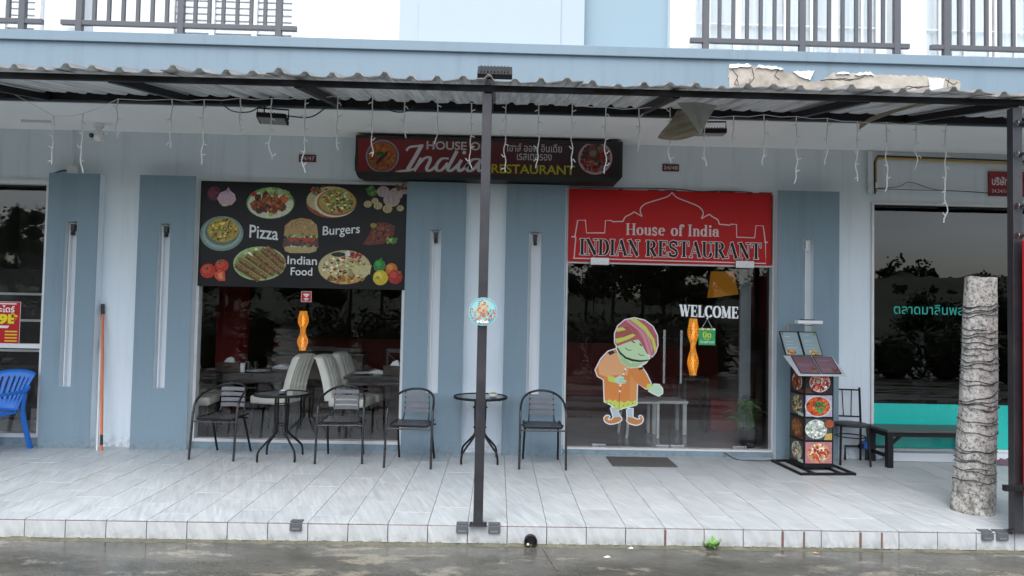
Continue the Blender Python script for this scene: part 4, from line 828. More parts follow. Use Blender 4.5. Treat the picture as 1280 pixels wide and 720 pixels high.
P.poly([(215,74),(262,62),(300,90),(350,150),(380,230),(378,280),(352,268),(330,200),(290,130),(240,92)], 'd09098'); P.poly([(240,66),(280,62),(340,110),(388,180),(402,235),(392,262),(372,190),(330,130),(280,90)], YG); P.poly([(166,132),(190,110),(230,112),(282,160),(240,176),(168,196),(160,178)], 'a85a54'); P.poly([(160,180),(210,170),(262,150),(280,160),(240,182),(168,208)], YG); P.poly([(172,118),(200,110),(222,128),(166,140)], YG)
for a, b_ in (((215,76),(352,268)),((240,68),(376,270)),((180,112),(284,160))): P.stroke([a, ((a[0]+b_[0])/2+26,(a[1]+b_[1])/2-20), b_], 2, '6a3438')
P.build('figure', fg, lambda x, y, d: (x*.001985, -d, -(y-.0185*x)*.001985), step=.00025)
# ---------------------------------------------------------------- number plates, company plate, sticker, poster
for lab, body, x, z, y in (('dark red house number plate 34/47 beside the sign box', '34/47', -2.32, 3.372, .052), ('dark red house number plate 34/48 above the red door banner', '34/48', 1.88, 3.368, .052)):
    t_ = thing('number_plate', lab, 'number plate', (x, y, z)); MB().box(0, .195, -.002, .007, -.085, 0, .001).build('plate', pmat('maroon_plate', (.12,.012,.015), .4, var=.05), t_)
    P = Print(); P.text(body, 1.6, 19.4, 2.2, 7.2, 'b8b4b4', .02); P.build('lettering', t_, lambda x, y, d: (x*.0093, -.0025-d, -y*.0093))
t_ = thing('company_plate', 'red company name plate in Thai on the wall above the right window', 'sign', (5.722, .04, 3.375)); MB().box(0, .50, -.004, .018, -.29, 0, .002).build('plate', pmat('red_plate', (.25,.012,.018), .35, var=.05), t_)
P = Print(); P.text('บริษัท', 3.5, 24.5, 6.5, 17.5, 'd8d4d4', .03); P.text('24,24/1-4 ถ.', 3.2, 33, 22.5, 27.5, 'ccc4c4', .01); P.build('lettering', t_, lambda x, y, d: (x*.0094, -.0045-d, -y*.0094))
t_ = thing('window_sticker', 'small red square sticker with white symbol on the big window', 'sticker', (-2.255, .0785, 1.80)); P = Print(); P.poly([(0,0),(13,0),(13,13.5),(0,13.5)], 'c8a8a8'); P.poly([(.8,.8),(12.2,.8),(12.2,12.7),(.8,12.7)], 'b82c28'); P.poly([(3,3),(10,3),(10.4,4.2),(6.5,8),(2.6,4.2)], 'e8dcdc'); P.stroke([(3.6,9.5),(9.4,9.5)], 1.6, 'e0d0d0'); P.stroke([(5,11.2),(8,11.2)], 1, 'e0d0d0'); P.build('decal', t_, lambda x, y, d: (x*.0092, -d, -y*.0092))
t_ = thing('price_poster', 'red and yellow price poster with white Thai text inside the left shop window', 'poster', (-5.90, .074, 1.612)); P = Print(); P.poly([(0,0),(50,0),(50,51),(0,51)], 'd0c4c4'); P.poly([(.6,.6),(49.4,.6),(49.4,50.4),(.6,50.4)], 'b01c24')
P.text('สระไดร์', 16, 43, 4.5, 13, 'ecebe6', .02); P.text('99฿', 14, 47, 14, 28, 'e4d42c', .05); P.poly([(16,29),(38,29),(36,32),(16,32)], 'e0dcd8')
for k in range(4): P.stroke([(4,36+k*3.8),(27,36+k*3.8)], 1.5, 'd8c8c0' if k else 'd8c040'); P.stroke([(33,36+k*3.8),(47,36+k*3.8)], 1.7, 'd8b83c')
P.stroke([(6,2.6),(45,2.6)], 1.6, 'e0d4d4'); P.build('sheet', t_, lambda x, y, d: (x*.0098, -d, -y*.0094))
t_ = thing('window_lettering', 'teal Thai lettering across the dark right-hand window', 'lettering', (4.62, .0785, 1.815)); P = Print(); P.text('ตลาดมาลินพลาซ่า', 0, 1.03, 0, .135, '2fa898', .008, .0); P.build('letters', t_, lambda x, y, d: (x, -d, -y))
# ---------------------------------------------------------------- round picture plaque on the awning post
t_ = thing('round_plaque', 'round pastel palace picture plaque fixed to the central post', 'plaque', (-.11, -2.617, 1.612)); MB().tube([(0,0,0),(0,.014,0)], .107, 36).build('disc', M['china'], t_)
P = Print(); P.ell(0, 0, 10.5, 10.5, '4f9ca4', 40); P.ell(0, -1, 9.2, 8.4, '86b8b8', 36); rg = random.Random(8)
P.poly([(-4,2),(-4,-3),(-3,-5.5),(0,-8),(3,-5.5),(4,-3),(4,2)], 'bca070'); P.ell(0, -5, 2.8, 2.6, 'c8b08a')
for i in range(260):
    a = rg.uniform(0,2*PI); q = math.sqrt(rg.random())*9.4; x, y = q*math.cos(a), q*math.sin(a)
    if y > -2 or abs(x) < 3.5: P.blob(x, y, rg.uniform(.35,.95), rg.choice(['c09478','b06a5c','c8ac8c','4f7a98','a85c4c','2f5a6a','bcb4a4','904838','5f9898','8a6a60']), rg, 5)
P.poly([(-1,4),(-1,1.5),(0,.4),(1,1.5),(1,4)], 'b85a48'); P.text('INDIA', -4.6, 4.6, 6.6, 8.4, 'f4f4f0', .03); P.build('picture', t_, lambda x, y, d: (x*.01, -.0005-d, -y*.01), M['print_matt'])
# ================================================================== FURNITURE ON THE PAVEMENT
def slat(x0, x1, z0, z1, yf, th, sag=.0, n_=9):              # a bowed metal slat across a back
    rows = []
    for z in (z0, z1): rows.append([(x0+(x1-x0)*i/n_, yf(z)+sag*(1-(2*i/n_-1)**2), z) for i in range(n_+1)])
    return MB().sheet(rows, th, (0,1,0))
def make_cafe_chair(label, loc, rz):
    t = thing('cafe_chair', label, 'chair', loc, rz, 'black metal cafe chairs along the shop front')
    hoop = [(-.240,-.285,.0),(-.238,-.262,.25),(-.238,-.235,.47),(-.236,-.20,.585),(-.226,-.10,.655),(-.195,.04,.70),(-.135,.14,.735),(-.06,.185,.752),(0,.195,.755)]
    hoop = hoop+[(-x,y,z) for x,y,z in reversed(hoop[:-1])]
    MB().tube(curve(hoop, 5), .0125, 10).build('frame', M['dark_tube'], t, True)
    for s in (-1, 1):
        MB().tube(curve([(s*.175,-.05,.425),(s*.178,.05,.40),(s*.186,.13,.22),(s*.192,.225,0)],5), .0115, 10).build('leg', M['steel'], t, True)
        MB().tube(curve([(s*.142,-.0+.10,.42),(s*.135,.155,.47),(s*.13,.175,.58),(s*.127,.17,.735)],5), .008, 8).build('back_upright', M['dark_tube'], t, True)
    MB().tube([(-.238,-.245,.392),(.238,-.245,.392)], .0085, 8).build('stretcher', M['dark_tube'], t, True)
    MB().tube([(-.236,.03,.402),(.236,.03,.402)], .0085, 8).build('stretcher', M['steel'], t, True)
    sf = MB().tube(curve([(-.195,.13,.432),(-.20,-.10,.430),(-.195,-.225,.425),(-.15,-.245,.42),(.15,-.245,.42),(.195,-.225,.425),(.20,-.10,.43),(.195,.13,.432)],4), .010, 8).build('seat_frame', M['steel'], t, True)
    for k in range(6):
        y = -.205+k*.062; MB().box(-.19, .19, y-.024, y+.024, .424, .430, .002).build('seat_slat', M['dark_tube'], sf)
    for k in range(4):
        z = .500+k*.058; slat(-.134, .134, z, z+.040, lambda zz: .150+(zz-.5)*.05, .006, .03).build('back_slat', M['alu'], t, True)
    return t
make_cafe_chair('black metal cafe chair at the left end, left of a round glass table', (-2.93,-.27,0), -5)
make_cafe_chair('black metal cafe chair in front of the window, right of a round glass table', (-1.635,-.345,0), 4)
make_cafe_chair('black metal cafe chair before the pilaster left of the central post', (-.865,-.49,0), -4)
make_cafe_chair('black metal cafe chair between the central post and glass door', (.50,-.455,0), -1)
M['tabletop'] = glass('table_glass', (.55,.60,.60), 1.6)
def make_cafe_table(label, loc, rz):
    t = thing('cafe_table', label, 'table', loc, rz, 'round glass cafe tables')
    top = MB().lathe([(.272,.684),(.272,.692)], 40).build('glass_top', M['tabletop'], t)
    MB().lathe([(.270,.672),(.290,.672),(.293,.684),(.290,.698),(.2735,.6985),(.273,.672)], 40).build('rim', M['steel'], t, True)
    for k in range(4):
        a = R(45+90*k); c_, s_ = math.cos(a), math.sin(a)
        MB().tube(curve([(c_*.075,s_*.075,.683),(c_*.078,s_*.078,.5),(c_*.070,s_*.070,.34),(c_*.085,s_*.085,.27),(c_*.20,s_*.20,.165),(c_*.255,s_*.255,.11),(c_*.27,s_*.27,.05),(c_*.27,s_*.27,0)],5), .0115, 10).build('leg', M['steel'], t, True)
    for z, r_ in ((.575,.076),(.36,.069)):
        MB().tube([(r_*math.cos(2*PI*i/20), r_*math.sin(2*PI*i/20), z) for i in range(20)], .006, 6, True).build('ring', M['steel'], t, True)
    MB().tube([(-.2,-.18,.677),(.2,.18,.677)], .007, 6).tube([(-.2,.18,.669),(.2,-.18,.669)], .007, 6).build('top_brace', M['steel'], t)
    return t

make_cafe_table('round glass cafe table in front of the big window', (-2.285,-.40,0), 4); make_cafe_table('round glass cafe table partly hidden behind the central post', (-.165,-.36,0), 2)
def ashtray(label, loc, mat, leaf=False):
    t = thing('ashtray', label, 'ashtray', loc, 0, 'ashtrays on the cafe tables'); MB().lathe([(.036,0),(.046,.006),(.05,.03),(.045,.031),(.04,.012),(.03,.008)], 20).build('bowl', mat, t, True)
    if leaf: MB().lathe([(.030,.014),(.040,.034),(.018,.042)], 12).build('contents', pmat('yellow_green_scraps', (.28,.34,.06), .7, var=.4, scale=40), t, True)
    return t
ashtray('small glass ashtray on the round table by the window', (-2.27,-.45,.699), M['chrome']); ashtray('small ashtray with green scraps on the table behind the post', (-.03,-.40,.699), M['china'], True)
# ---- blue plastic chair at the far left
bc = thing('plastic_chair', 'blue moulded plastic armchair beside the left pilaster', 'chair', (-5.41,-.34,0), -12)
rows = []; back = MB(); nu, nv = 23, 12
def backp(u, v):
    hw = .195+.06*v; x = (u*2-1)*hw; z = .42+.44*v-.03*(2*u-1)**2*(v**3); return (x, .185+.15*v+.02*v*v-.055*(2*u-1)**2, z)
grid = [[backp(i/(nu-1), j/(nv-1)) for i in range(nu)] for j in range(nv)]
b0 = MB(); b0.v = [p for r_ in grid for p in r_]
for j in range(nv-1):
    for i in range(nu-1):
        if 3 <= j <= 8 and i in (3,6,9,12,15,18): continue
        b0.f.append((j*nu+i, j*nu+i+1, (j+1)*nu+i+1, (j+1)*nu+i))
o = b0.build('backrest', M['blue'], bc, True, 60); md = o.modifiers.new('s', 'SOLIDIFY'); md.thickness = .009
MB().sheet([[((i/10-.5)*(.44-.02*j/8), -.24+.43*j/8, .425-.02*math.sin(PI*j/8)-.022*math.sin(PI*i/10)+(-.03 if j == 0 else 0)) for i in range(11)] for j in range(9)], .010, (0,0,-1)).build('seat', M['blue'], bc, True, 60)
for s in (-1, 1):
    MB().sheet([[(s*(.235+.012*math.sin(t*PI))+s*dx, y, z+dz) for dx, dz in ((-.028,-.006),(-.022,.004),(0,.008),(.022,.004),(.028,-.012))] for t, y, z in ((0,-.25,.585),(.1,-.235,.62),(.3,-.13,.64),(.6,.05,.642),(.85,.19,.655),(1,.235,.69))], .012, (0,0,-1)).build('armrest', M['blue'], bc, True, 60)
    MB().tube(curve([(s*.25,-.275,0),(s*.24,-.255,.2),(s*.23,-.235,.42),(s*.235,-.24,.6)],4), [.026]*4+[.028]*4+[.024]*4+[.02], 8).build('leg', M['blue'], bc, True)
    MB().tube(curve([(s*.23,.30,0),(s*.215,.25,.2),(s*.205,.205,.42),(s*.22,.215,.62)],4), [.026]*4+[.028]*4+[.024]*4+[.016], 8).build('leg', M['blue'], bc, True)
MB().box(-.225, .225, -.262, -.225, .375, .422, .008).build('apron', M['blue'], bc)
# ---- poles leaning on the wall
def pole(name, label, p0, p1, r_, mat, capmat=None, tip=None):
    p0, p1 = Vector(p0), Vector(p1); d = (p1-p0).normalized(); t = thing(name, label, 'pole', p0)
    MB().tube([(0,0,0), (p1-p0)], r_, 10).build('shaft', mat, t, True)
    if capmat: MB().tube([(p1-p0)-d*.11, (p1-p0)+d*.006], r_*1.25, 10).build('grip', capmat, t, True)
    if tip: MB().tube([d*.06, d*.17], r_*1.04, 10).build('tape', tip, t, True)
    return t
pole('broom_handle', 'orange broom handle with black grip leaning between the left pilasters', (-4.31,-.16,.001), (-4.47,.035,1.60), .015, pmat('orange_pole', (.62,.17,.06), .45, var=.1, scale=10), M['black'], M['black'])
pole('white_pipe', 'thin white plastic pipe leaning beside the orange broom handle', (-4.352,-.17,.001), (-4.478,.042,1.20), .0125, M['frame'])
# ---- menu stand
ms = thing('menu_stand', 'illuminated black menu stand with food photo panels and two open menus', 'menu stand', (3.42,-.43,0), 4)
fr = MB().box(-.31,.29,-.36,-.335,.0,.025).box(-.31,.29,.265,.29,.0,.025).box(-.31,-.285,-.335,.265,.0,.024).box(.265,.29,-.335,.265,.0,.024).box(-.16,-.13,-.335,.265,.001,.022).box(.13,.16,-.335,.265,.001,.022); fr.build('base_frame', M['steel'], ms)
MB().box(-.163,.163,-.15,.15,.03,1.06).build('cabinet', M['steel'], ms)
PW = [('1f1a20',['b02a24','c84a3c','8a1a1a','e8d8d0','5a3a30','d06a50'],'d8c0c4',8), ('b0a8c0',CURRY+['c84a24','d86a3c'],'c8542c',2), ('3a4448',['d8dcd8','b8c4bc','8aa48a','e8ece8','9ab0a8'],'c8d0cc',5), ('b07a80',['e0ccb0','b04030','d8b88a','c06a4a','f0e4d0'],'c89a6a',6)]
for k in range(4):
    z0 = .075+(3-k)*.246; z1 = z0+.228; bgc, pal, plate, sd_ = PW[k]
    P = Print(); P.poly([(-15,-11.4),(15,-11.4),(15,11.4),(-15,11.4)], bgc); rg = random.Random(k)
    dish(P, (1,-1,-3,0)[k], (-.5,.5,0,.5)[k], (11.8,14.6,12.4,12.6)[k], (10.8,11.2,10.4,10.4)[k], plate, pal, 130, 1.6, sd_)
    if k == 0: P.ell(-1,-1,3.2,3.2,'3a2a20'); P.ell(-1,-1,2.4,2.4,'c8a890'); P.poly([(-15,6),(-9,6),(-9,11.4),(-15,11.4)], '4a3430')
    if k == 1: blobs(P, 0, 0, 8, 6, ['2f7a3c','3f9a4c','1f5a2c'], 14, 2.2, 3); P.stroke(arc(-1,.5,14.2,11.0,0,360,30), 1.2, 'b8c8d0')
    if k == 2: P.ell(12,-6,6,5.5,'2a2624'); P.ell(12,-6,5,4.6,'9a4a2c'); P.poly([(8,5),(15,4),(15,11.4),(6,11.4)], 'b8a054')
    if k == 3: blobs(P, 0, .5, 8, 7, ['a82c24','c03c30'], 20, 1.5, 5)
    zc = (z0+z1)/2; P.build('food_panel', ms, lambda x, y, d, zc=zc: (x*.0098, -.1512-d, zc-y*.0098), M['food'], .00015)
    P = Print(); P.poly([(-14,-11.4),(14,-11.4),(14,11.4),(-14,11.4)], ('2a2420','4a5458','3a2a24','38403c')[k]); dish(P, 0, 0, 11, 9.5, ('c8c4bc','a8b4b8','8a5a34','b8bcb4')[k], (MEAT+['a03a20'], ['7a5a34','4a3420','8fae6a','c8b88a'], ['8a5a34','a87a4a','6a3a20'], SALAD)[k], 90, 2.0, 20+k); P.poly([(3,8),(14,8),(14,11.4),(3,11.4)], 'b8c8b8' if k % 2 else '6a2c24')
    P.build('food_panel', ms, lambda x, y, d, zc=zc: (-.1642-d, -x*.0098, zc-y*.0098), M['food'], .00015)
# sloping tray with two menus, two raised menu boards, lamp on a bracket
tray = MB().add([(-.31,-.30,1.01),(.22,-.30,1.01),(.24,.02,1.19),(-.31,.02,1.19),(-.31,-.30,1.02),(.22,-.30,1.02),(.24,.02,1.20),(-.31,.02,1.20)], [(0,3,2,1),(4,5,6,7),(0,1,5,4),(1,2,6,5),(2,3,7,6),(3,0,4,7)]).build('tray', pmat('clear_grey_plastic', (.45,.48,.50), .25, var=.05), ms)
MB().box(-.163,.163,.0,.15,1.06,1.185).build('tray_support', M['steel'], ms)
sl_ = (1.20-1.02)/.32
for k, (xa, xb, xc_, xd) in enumerate(((-.275,-.055,-.005,-.235),(-.045,.175,.23,.005))):
    ya, yb = -.285, .005; P = Print(); P.poly([(0,0),(1,0),(1,1),(0,1)], '1c1418'); P.poly([(.04,.04),(.96,.04),(.96,.96),(.04,.96)], '74545f'); rg = random.Random(k+3)
    for q in range(9): P.stroke([(.12,.14+q*.09),(.12+rg.uniform(.4,.72),.14+q*.09)], .018, rg.choice(['8a7480','9a8890','7a5a50']))
    blobs(P, .75, .78, .14, .12, ['7a4a34','5a3a2a','8a6a50'], 18, .05, 9+k)
    def fm(u, v, d, xa=xa, xb=xb, xc_=xc_, xd=xd): 
        y = yb+(ya-yb)*v; x = (xd+(xa-xd)*v)+((xc_-xd)+((xb-xa)-(xc_-xd))*v)*u; return (x, y, 1.0215+(y+.30)*sl_+.004+d)
    P.build('menu', ms, fm, M['print_gloss'], .00012)
for k, xo in enumerate((-.29, -.075)):
    bd = MB().add([(xo+.012,.03,1.20),(xo+.222,.03,1.20),(xo+.205,.15,1.46),(xo-.005,.15,1.46),(xo+.012,.045,1.20),(xo+.222,.045,1.20),(xo+.205,.165,1.46),(xo-.005,.165,1.46)], [(0,1,2,3),(7,6,5,4),(0,4,5,1),(1,5,6,2),(2,6,7,3),(3,7,4,0)]).build('menu_board', M['steel'], ms)
    P = Print(); P.poly([(.05,.04),(.95,.04),(.95,.96),(.05,.96)], '8a9ea2'); rg = random.Random(k)
    for q in range(9): P.stroke([(.2,.16+q*.065),(.2+rg.uniform(.3,.55),.16+q*.065)], .02, rg.choice(['a8b8bc','8a9ca0','c0ccd0']))
    dish(P, (.35,.55)[k], .86, .28, .10, 'c8a468', PIZZA if k else RED, 30, .05, k); blobs(P, .12 if k == 0 else .85, .1, .06, .05, ['a83a2c','4a8a3c'], 8, .03, k)
    P.build('menu_print', bd, lambda u, v, d, xo=xo: (xo-.005+.017*v+.21*u, .149-.12*v-.0015-d, 1.46-.26*v), M['print_matt'], .00015)
br_ = MB().tube([(-.19,.17,1.2),(-.19,.17,1.53),(.11,.17,1.53),(.11,.17,1.2)], .011, 8).build('lamp_bracket', pmat('worn_brass_tube', (.30,.25,.18), .5, .4, var=.3), ms)
MB().box(-.10,.19,.11,.19,1.548,1.585,.008).build('lamp', M['china'], ms); MB().box(-.05,.10,.12,.18,1.586,1.598,.005).build('lamp_clip', M['brownwood'], ms)
# ---- metal bistro chair right of the menu stand
bs = thing('bistro_chair', 'dark metal bistro chair with spindle back beside the menu stand', 'chair', (3.99,-.17,0), -12)
MB().lathe([(.175,.415),(.19,.42),(.19,.438),(.17,.447),(.05,.450)], 28).build('seat', M['black'], bs, True)
for sx, sy in ((-1,-1),(1,-1)): MB().tube([(sx*.135,sy*.115,.42),(sx*.155,sy*.17,0)], [.014,.012], 8).build('leg', M['steel'], bs, True)
for sx in (-1, 1): MB().tube([(sx*.155,.19,0),(sx*.14,.135,.42),(sx*.135,.17,.83)], .0125, 8).build('leg', M['steel'], bs, True)
for z, y in ((.80,.168),(.50,.145)): MB().tube([(-.137,y,z),(.137,y,z)], .009, 8).build('back_rail', M['steel'], bs, True)
for x in (-.05, .05): MB().tube([(x,.167,.80),(x*.8,.145,.50)], .006, 6).build('spindle', M['steel'], bs, True)
MB().tube([(.150*math.cos(2*PI*i/24), .150*math.sin(2*PI*i/24), .30) for i in range(24)], .007, 6, True).build('foot_ring', M['steel'], bs, True)
# ---- black wooden bench under the right window
bn = thing('bench', 'low dark wooden bench in front of the teal window band', 'bench', (4.86,-.19,0), 1)
M['bench_wood'] = pmat('weathered_dark_wood', (.055,.053,.05), .4, var=.5, scale=9, stretch=(.4,6,6), dirt=.4, dirtcol=(.14,.13,.12))
for k in range(4): MB().box(-.60,.60,-.21+k*.106,-.21+k*.106+.103,.385,.412,.004).build('top_plank', M['bench_wood'], bn)
for sx in (-1, 1):
    for sy in (-1, 1):
        MB().box(sx*.555-.032,sx*.555+.032,sy*.17-.03,sy*.17+.03,0,.384,.004).build('leg', M['steel'], bn)
    MB().box(sx*.555-.015,sx*.555+.015,-.14,.14,.10,.135).build('stretcher', M['steel'], bn)
    MB().box(sx*.555-.018,sx*.555+.018,-.14,.14,.33,.384).build('end_rail', M['steel'], bn)
    MB().obox((sx*.525,-.17,.26),(sx*.42,-.17,.352), .03, .025).build('brace', M['steel'], bn)
for sy in (-1, 1): MB().box(-.522,.522,sy*.17-.014,sy*.17+.014,.335,.3845).build('side_rail', M['steel'], bn)
# ---- blue pump-like fitting and cable clutter by the wall
vp = thing('water_valve', 'small blue water valve on the floor behind the bistro chair', 'valve', (4.26,-.005,0)); MB().box(-.055,.055,-.045,.045,.13,.21,.012).tube([(0,0,.2),(0,0,.26)], .022, 10).build('body', pmat('blue_valve_paint', (.01,.10,.35), .4), vp); MB().tube([(-.25,0,.0),(-.25,0,.155),(.23,0,.155),(.23,0,.10)], .014, 8).tube([(0,0,.0),(0,0,.14)], .02, 8).build('pipe', M['black'], vp, True); MB().tube([(-.09,0,.155),(-.055,0,.155)], .026, 10).tube([(.055,0,.155),(.10,0,.155)], .026, 10).build('coupling', M['black'], vp, True)
rgq = random.Random(3); tag(MB().tube(curve([(2.62,.0,.055),(2.72,-.10,.006),(2.85,-.15,.006),(3.05,-.16,.006),(3.16,-.12,.006),(3.3,-.15,.006),(3.45,-.25,.006),(3.62,-.20,.01),(3.66,-.1,.03)],5), .006, 6).build('power_cable', M['black'], smooth=True), 'black power cable lying from the door to the menu stand', 'cable')
# ---- door mat
mt = thing('door_mat', 'dark grey ribbed door mat in front of the glass door', 'door mat', (1.60,-.30,.0))
m, n, b = newmat('mat_pile'); t = noise(n, 220, 3, coords(n)); n.links.new(mixc(n, t.outputs[0], (.035,.035,.035), (.12,.118,.115)), b.inputs['Base Color']); b.inputs['Roughness'].default_value = .95; bump(n, b, t.outputs[0], .8, .005)
MB().box(-.345,.345,-.235,.215,.0012,.012,.003).build('pile', m, mt); P = Print(); P.text('WELCOME', -.20, .20, -.06, .05, '5c5a55', .01); P.build('lettering', mt, lambda x, y, d: (x, -y, .0126+d), M['print_matt'])
# ---- cut tree trunk standing through the pavement, wound with cable
m, n, b = newmat('pale_trunk_bark'); v = coords(n); t = noise(n, 5, 9, v, .75); t2 = noise(n, 34, 8, v, .8); sp = N(n, 'SeparateXYZ'); n.links.new(v, sp.inputs[0])
c = mixc(n, ramp(n, t2.outputs[0], [(.40,0),(.54,1)]), (.07,.065,.06), (.52,.51,.48)); c = mixc(n, ramp(n, t.outputs[0], [(.46,0),(.66,.45)]), c, (.58,.57,.54))
mz = N(n, 'MapRange'); mz.inputs['From Min'].default_value = .0; mz.inputs['From Max'].default_value = .62; mz.inputs['To Min'].default_value = .85; mz.inputs['To Max'].default_value = 0; n.links.new(sp.outputs[2], mz.inputs[0])
ms2 = noise(n, 7, 8, v, .7); mu = N(n, 'Math', operation='MULTIPLY'); n.links.new(mz.outputs[0], mu.inputs[0]); n.links.new(ramp(n, ms2.outputs[0], [(.42,0),(.6,1)]), mu.inputs[1]); c = mixc(n, mu.outputs[0], c, (.05,.045,.03))
n.links.new(c, b.inputs['Base Color']); b.inputs['Roughness'].default_value = .9; bump(n, b, t2.outputs[0], .7, .012); M['trunk'] = m
tr = thing('tree_trunk', 'bare pale cut tree trunk wound with black wire at the right', 'tree trunk', (4.085,-2.0,0)); q = MB(); rg = random.Random(12); rows = []
def trunk_r(t, a): return (.162-.044*t**.8)*(1+.03*math.sin(3*a+t*4)+.022*math.sin(7*a+t*9)+.012*math.sin(13*a-t*17))
def trunk_c(t): return Vector((.085*t+.012*math.sin(t*5), 0, 1.99*t))
for j in range(41):
    t = j/40; c0 = trunk_c(t); rows.append([c0+Vector((trunk_r(t,2*PI*k/36)*math.cos(2*PI*k/36), trunk_r(t,2*PI*k/36)*math.sin(2*PI*k/36), .012*math.sin(2*PI*k/36*2+1) if j == 40 else 0)) for k in range(37)])
q.sheet(rows); q.f.append(tuple(40*37+k for k in range(36))); q.build('trunk', M['trunk'], tr, True, 60)
for w_, (t0, t1, tn) in enumerate(((.83,.87,2.2),(.73,.78,2.6),(.60,.665,3.4),(.44,.47,2.3),(.42,.60,1.4),(.33,.345,1.2),(.25,.275,2.2),(.21,.23,1.3),(.12,.15,1.1),(.80,.90,1.0),(.69,.72,1.8),(.54,.56,1.6),(.37,.40,1.5),(.86,.885,1.4),(.17,.19,1.2))):
    pts = []; m_ = int(tn*30); ph = rg.uniform(0,6)
    for i in range(m_):
        a = ph+2*PI*tn*i/m_; t = t0+(t1-t0)*i/m_+.006*math.sin(a*1.7+w_)+.004*math.sin(a*5); pts.append(trunk_c(t)+Vector((math.cos(a), math.sin(a), 0))*(trunk_r(t,a)+.006+.004*math.sin(a*3+w_)))
    pts.append(pts[-1]+Vector((rg.uniform(-.05,.08),-.02,rg.uniform(-.03,.04)))); MB().tube(pts, .0035, 5).build('wire', M['black'], tr, True)
# ---- red framed signboard at the right edge
rb = thing('signboard', 'red framed standing signboard at the right edge, fixed to the post', 'sign', (4.010,-2.68,.30))
MB().box(0,.72,-.02,.03,0,1.95,.012).build('frame', pmat('red_frame_paint', (.55,.018,.025), .35, var=.08), rb); P = Print(); P.poly([(6,6),(66,6),(66,60),(6,60)], 'b8c4d0'); P.poly([(3,70),(69,70),(69,188),(3,188)], 'a81c20'); blobs(P, 30, 34, 20, 18, ['5a6a80','c88a6a','3a4450'], 30, 8, 2); P.ell(36, 168, 24, 14, 'c8c04a'); blobs(P, 36, 168, 20, 10, PIZZA, 40, 3, 4); P.poly([(6,95),(40,95),(40,112),(6,112)], 'd8d8d8'); P.build('panel', rb, lambda x, y, d: (x*.01, -.0205-d, 1.95-y*.01), M['print_gloss'])
MB().box(-.02,.06,-.0,.05,.055,.085).build('bracket', M['steel'], rb); MB().box(-.16,-.02,-.005,.03,.04,.085,.004).build('bracket', M['steel'], rb)
for z in (1.985,2.215,2.62,2.86): MB().tube([(-.012,.055,z),(.085,.055,z+.004)], .014, 8).build('tie', M['steel'], rb, True); MB().tube([(-.016,.055,z),(-.010,.055,z)], .024, 10).build('washer', M['chrome'], rb, True)
# ---- rag on the floor
rgs = random.Random(7); rg_ = thing('cleaning_rag', 'crumpled multicoloured cleaning rag on the tiles near the right edge', 'rag', (5.83,-.05,0)); rows = [[(-.30+.6*i/22+rgs.uniform(-.008,.008), -.13+.26*j/12+rgs.uniform(-.008,.008), .008+.05*max(0,math.sin(PI*i/22)*math.sin(PI*j/12))*abs(math.sin(i*1.1+j*.7))+rgs.uniform(0,.006)) for i in range(23)] for j in range(13)]
m, n, b = newmat('striped_rag'); wv = N(n, 'TexWave'); wv.inputs['Scale'].default_value = 9; wv.inputs['Distortion'].default_value = 3; n.links.new(coords(n, 'Object', (1,3,1)), wv.inputs[0]); n.links.new(ramp(n, wv.outputs[0], [(0,(.25,.05,.06)),(.3,(.05,.07,.16)),(.6,(.3,.22,.2)),(1,(.10,.08,.16))]), b.inputs['Base Color']); b.inputs['Roughness'].default_value = .95
MB().sheet(rows, .004, (0,0,-1)).build('cloth', m, rg_, True, 60)
# ---- small kerb clips, drain pipe, weed, litter
for lab, x, z in (('black rubber floor clip on the kerb edge left of the central post, alone', -1.48, 0), ('black rubber floor clip on the kerb just left of the central post', -.232, 0), ('black rubber floor clip on the kerb just right of the central post', .01, 0), ('black rubber floor clip at the right kerb, left one of the pair', 3.79, 0), ('black rubber floor clip at the right kerb, right one of the pair', 3.905, 0)):
    t_ = thing('floor_clip', lab, 'clip', (x, KY-.008, -.002), 0, 'black clips along the kerb edge'); MB().box(-.045,.045,-.014,-.002,-.055,-.001,.003).build('flap', M['rail'], t_); MB().box(-.045,.045,-.001,.055,.0035,.011,.002).build('tongue', M['rail'], t_); MB().box(-.03,.03,-.017,-.0145,-.05,-.035,.001).build('lip', M['alu'], t_)
dp = thing('drain_pipe', 'black plastic drain pipe end poking out at the foot of the kerb', 'pipe', (.285,KY-.01,HK+.045)); MB().tube([(0,.004,0),(0,-.035,-.004)], .046, 20, caps=False).tube([(0,-.035,-.004),(0,.003,0)], .038, 20, caps=False).build('pipe', M['black'], dp, True)
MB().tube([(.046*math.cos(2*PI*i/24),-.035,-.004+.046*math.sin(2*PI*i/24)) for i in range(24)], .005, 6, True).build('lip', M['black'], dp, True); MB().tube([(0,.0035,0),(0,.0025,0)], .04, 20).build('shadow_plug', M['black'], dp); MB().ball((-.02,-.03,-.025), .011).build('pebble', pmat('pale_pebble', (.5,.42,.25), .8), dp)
wd2 = thing('weed', 'small bright green weed growing at the foot of the kerb', 'weed', (1.66,KY-.05,HK)); lf_ = None
for k in range(9):
    a = k*2.4; l = .05+.03*((k*7)%5)/5
    if lf_ is None: lf_ = MB().add([(0,0,0),(.018,.5*.06,.006),(0,.075,.012),(-.018,.5*.06,.006),(0,.035,.001)], [(0,1,4),(1,2,4),(2,3,4),(3,0,4)]).build('leaf', pmat('weed_leaf', (.13,.30,.05), .5, var=.3), wd2); o = lf_
    else: o = share(lf_, wd2)
    o.rotation_euler = (R(20+15*(k%3)), 0, a); o.scale = (1.2, l/.06, 1); o.location = (.018*math.cos(a*1.3), .01*math.sin(a), .008+.004*k)
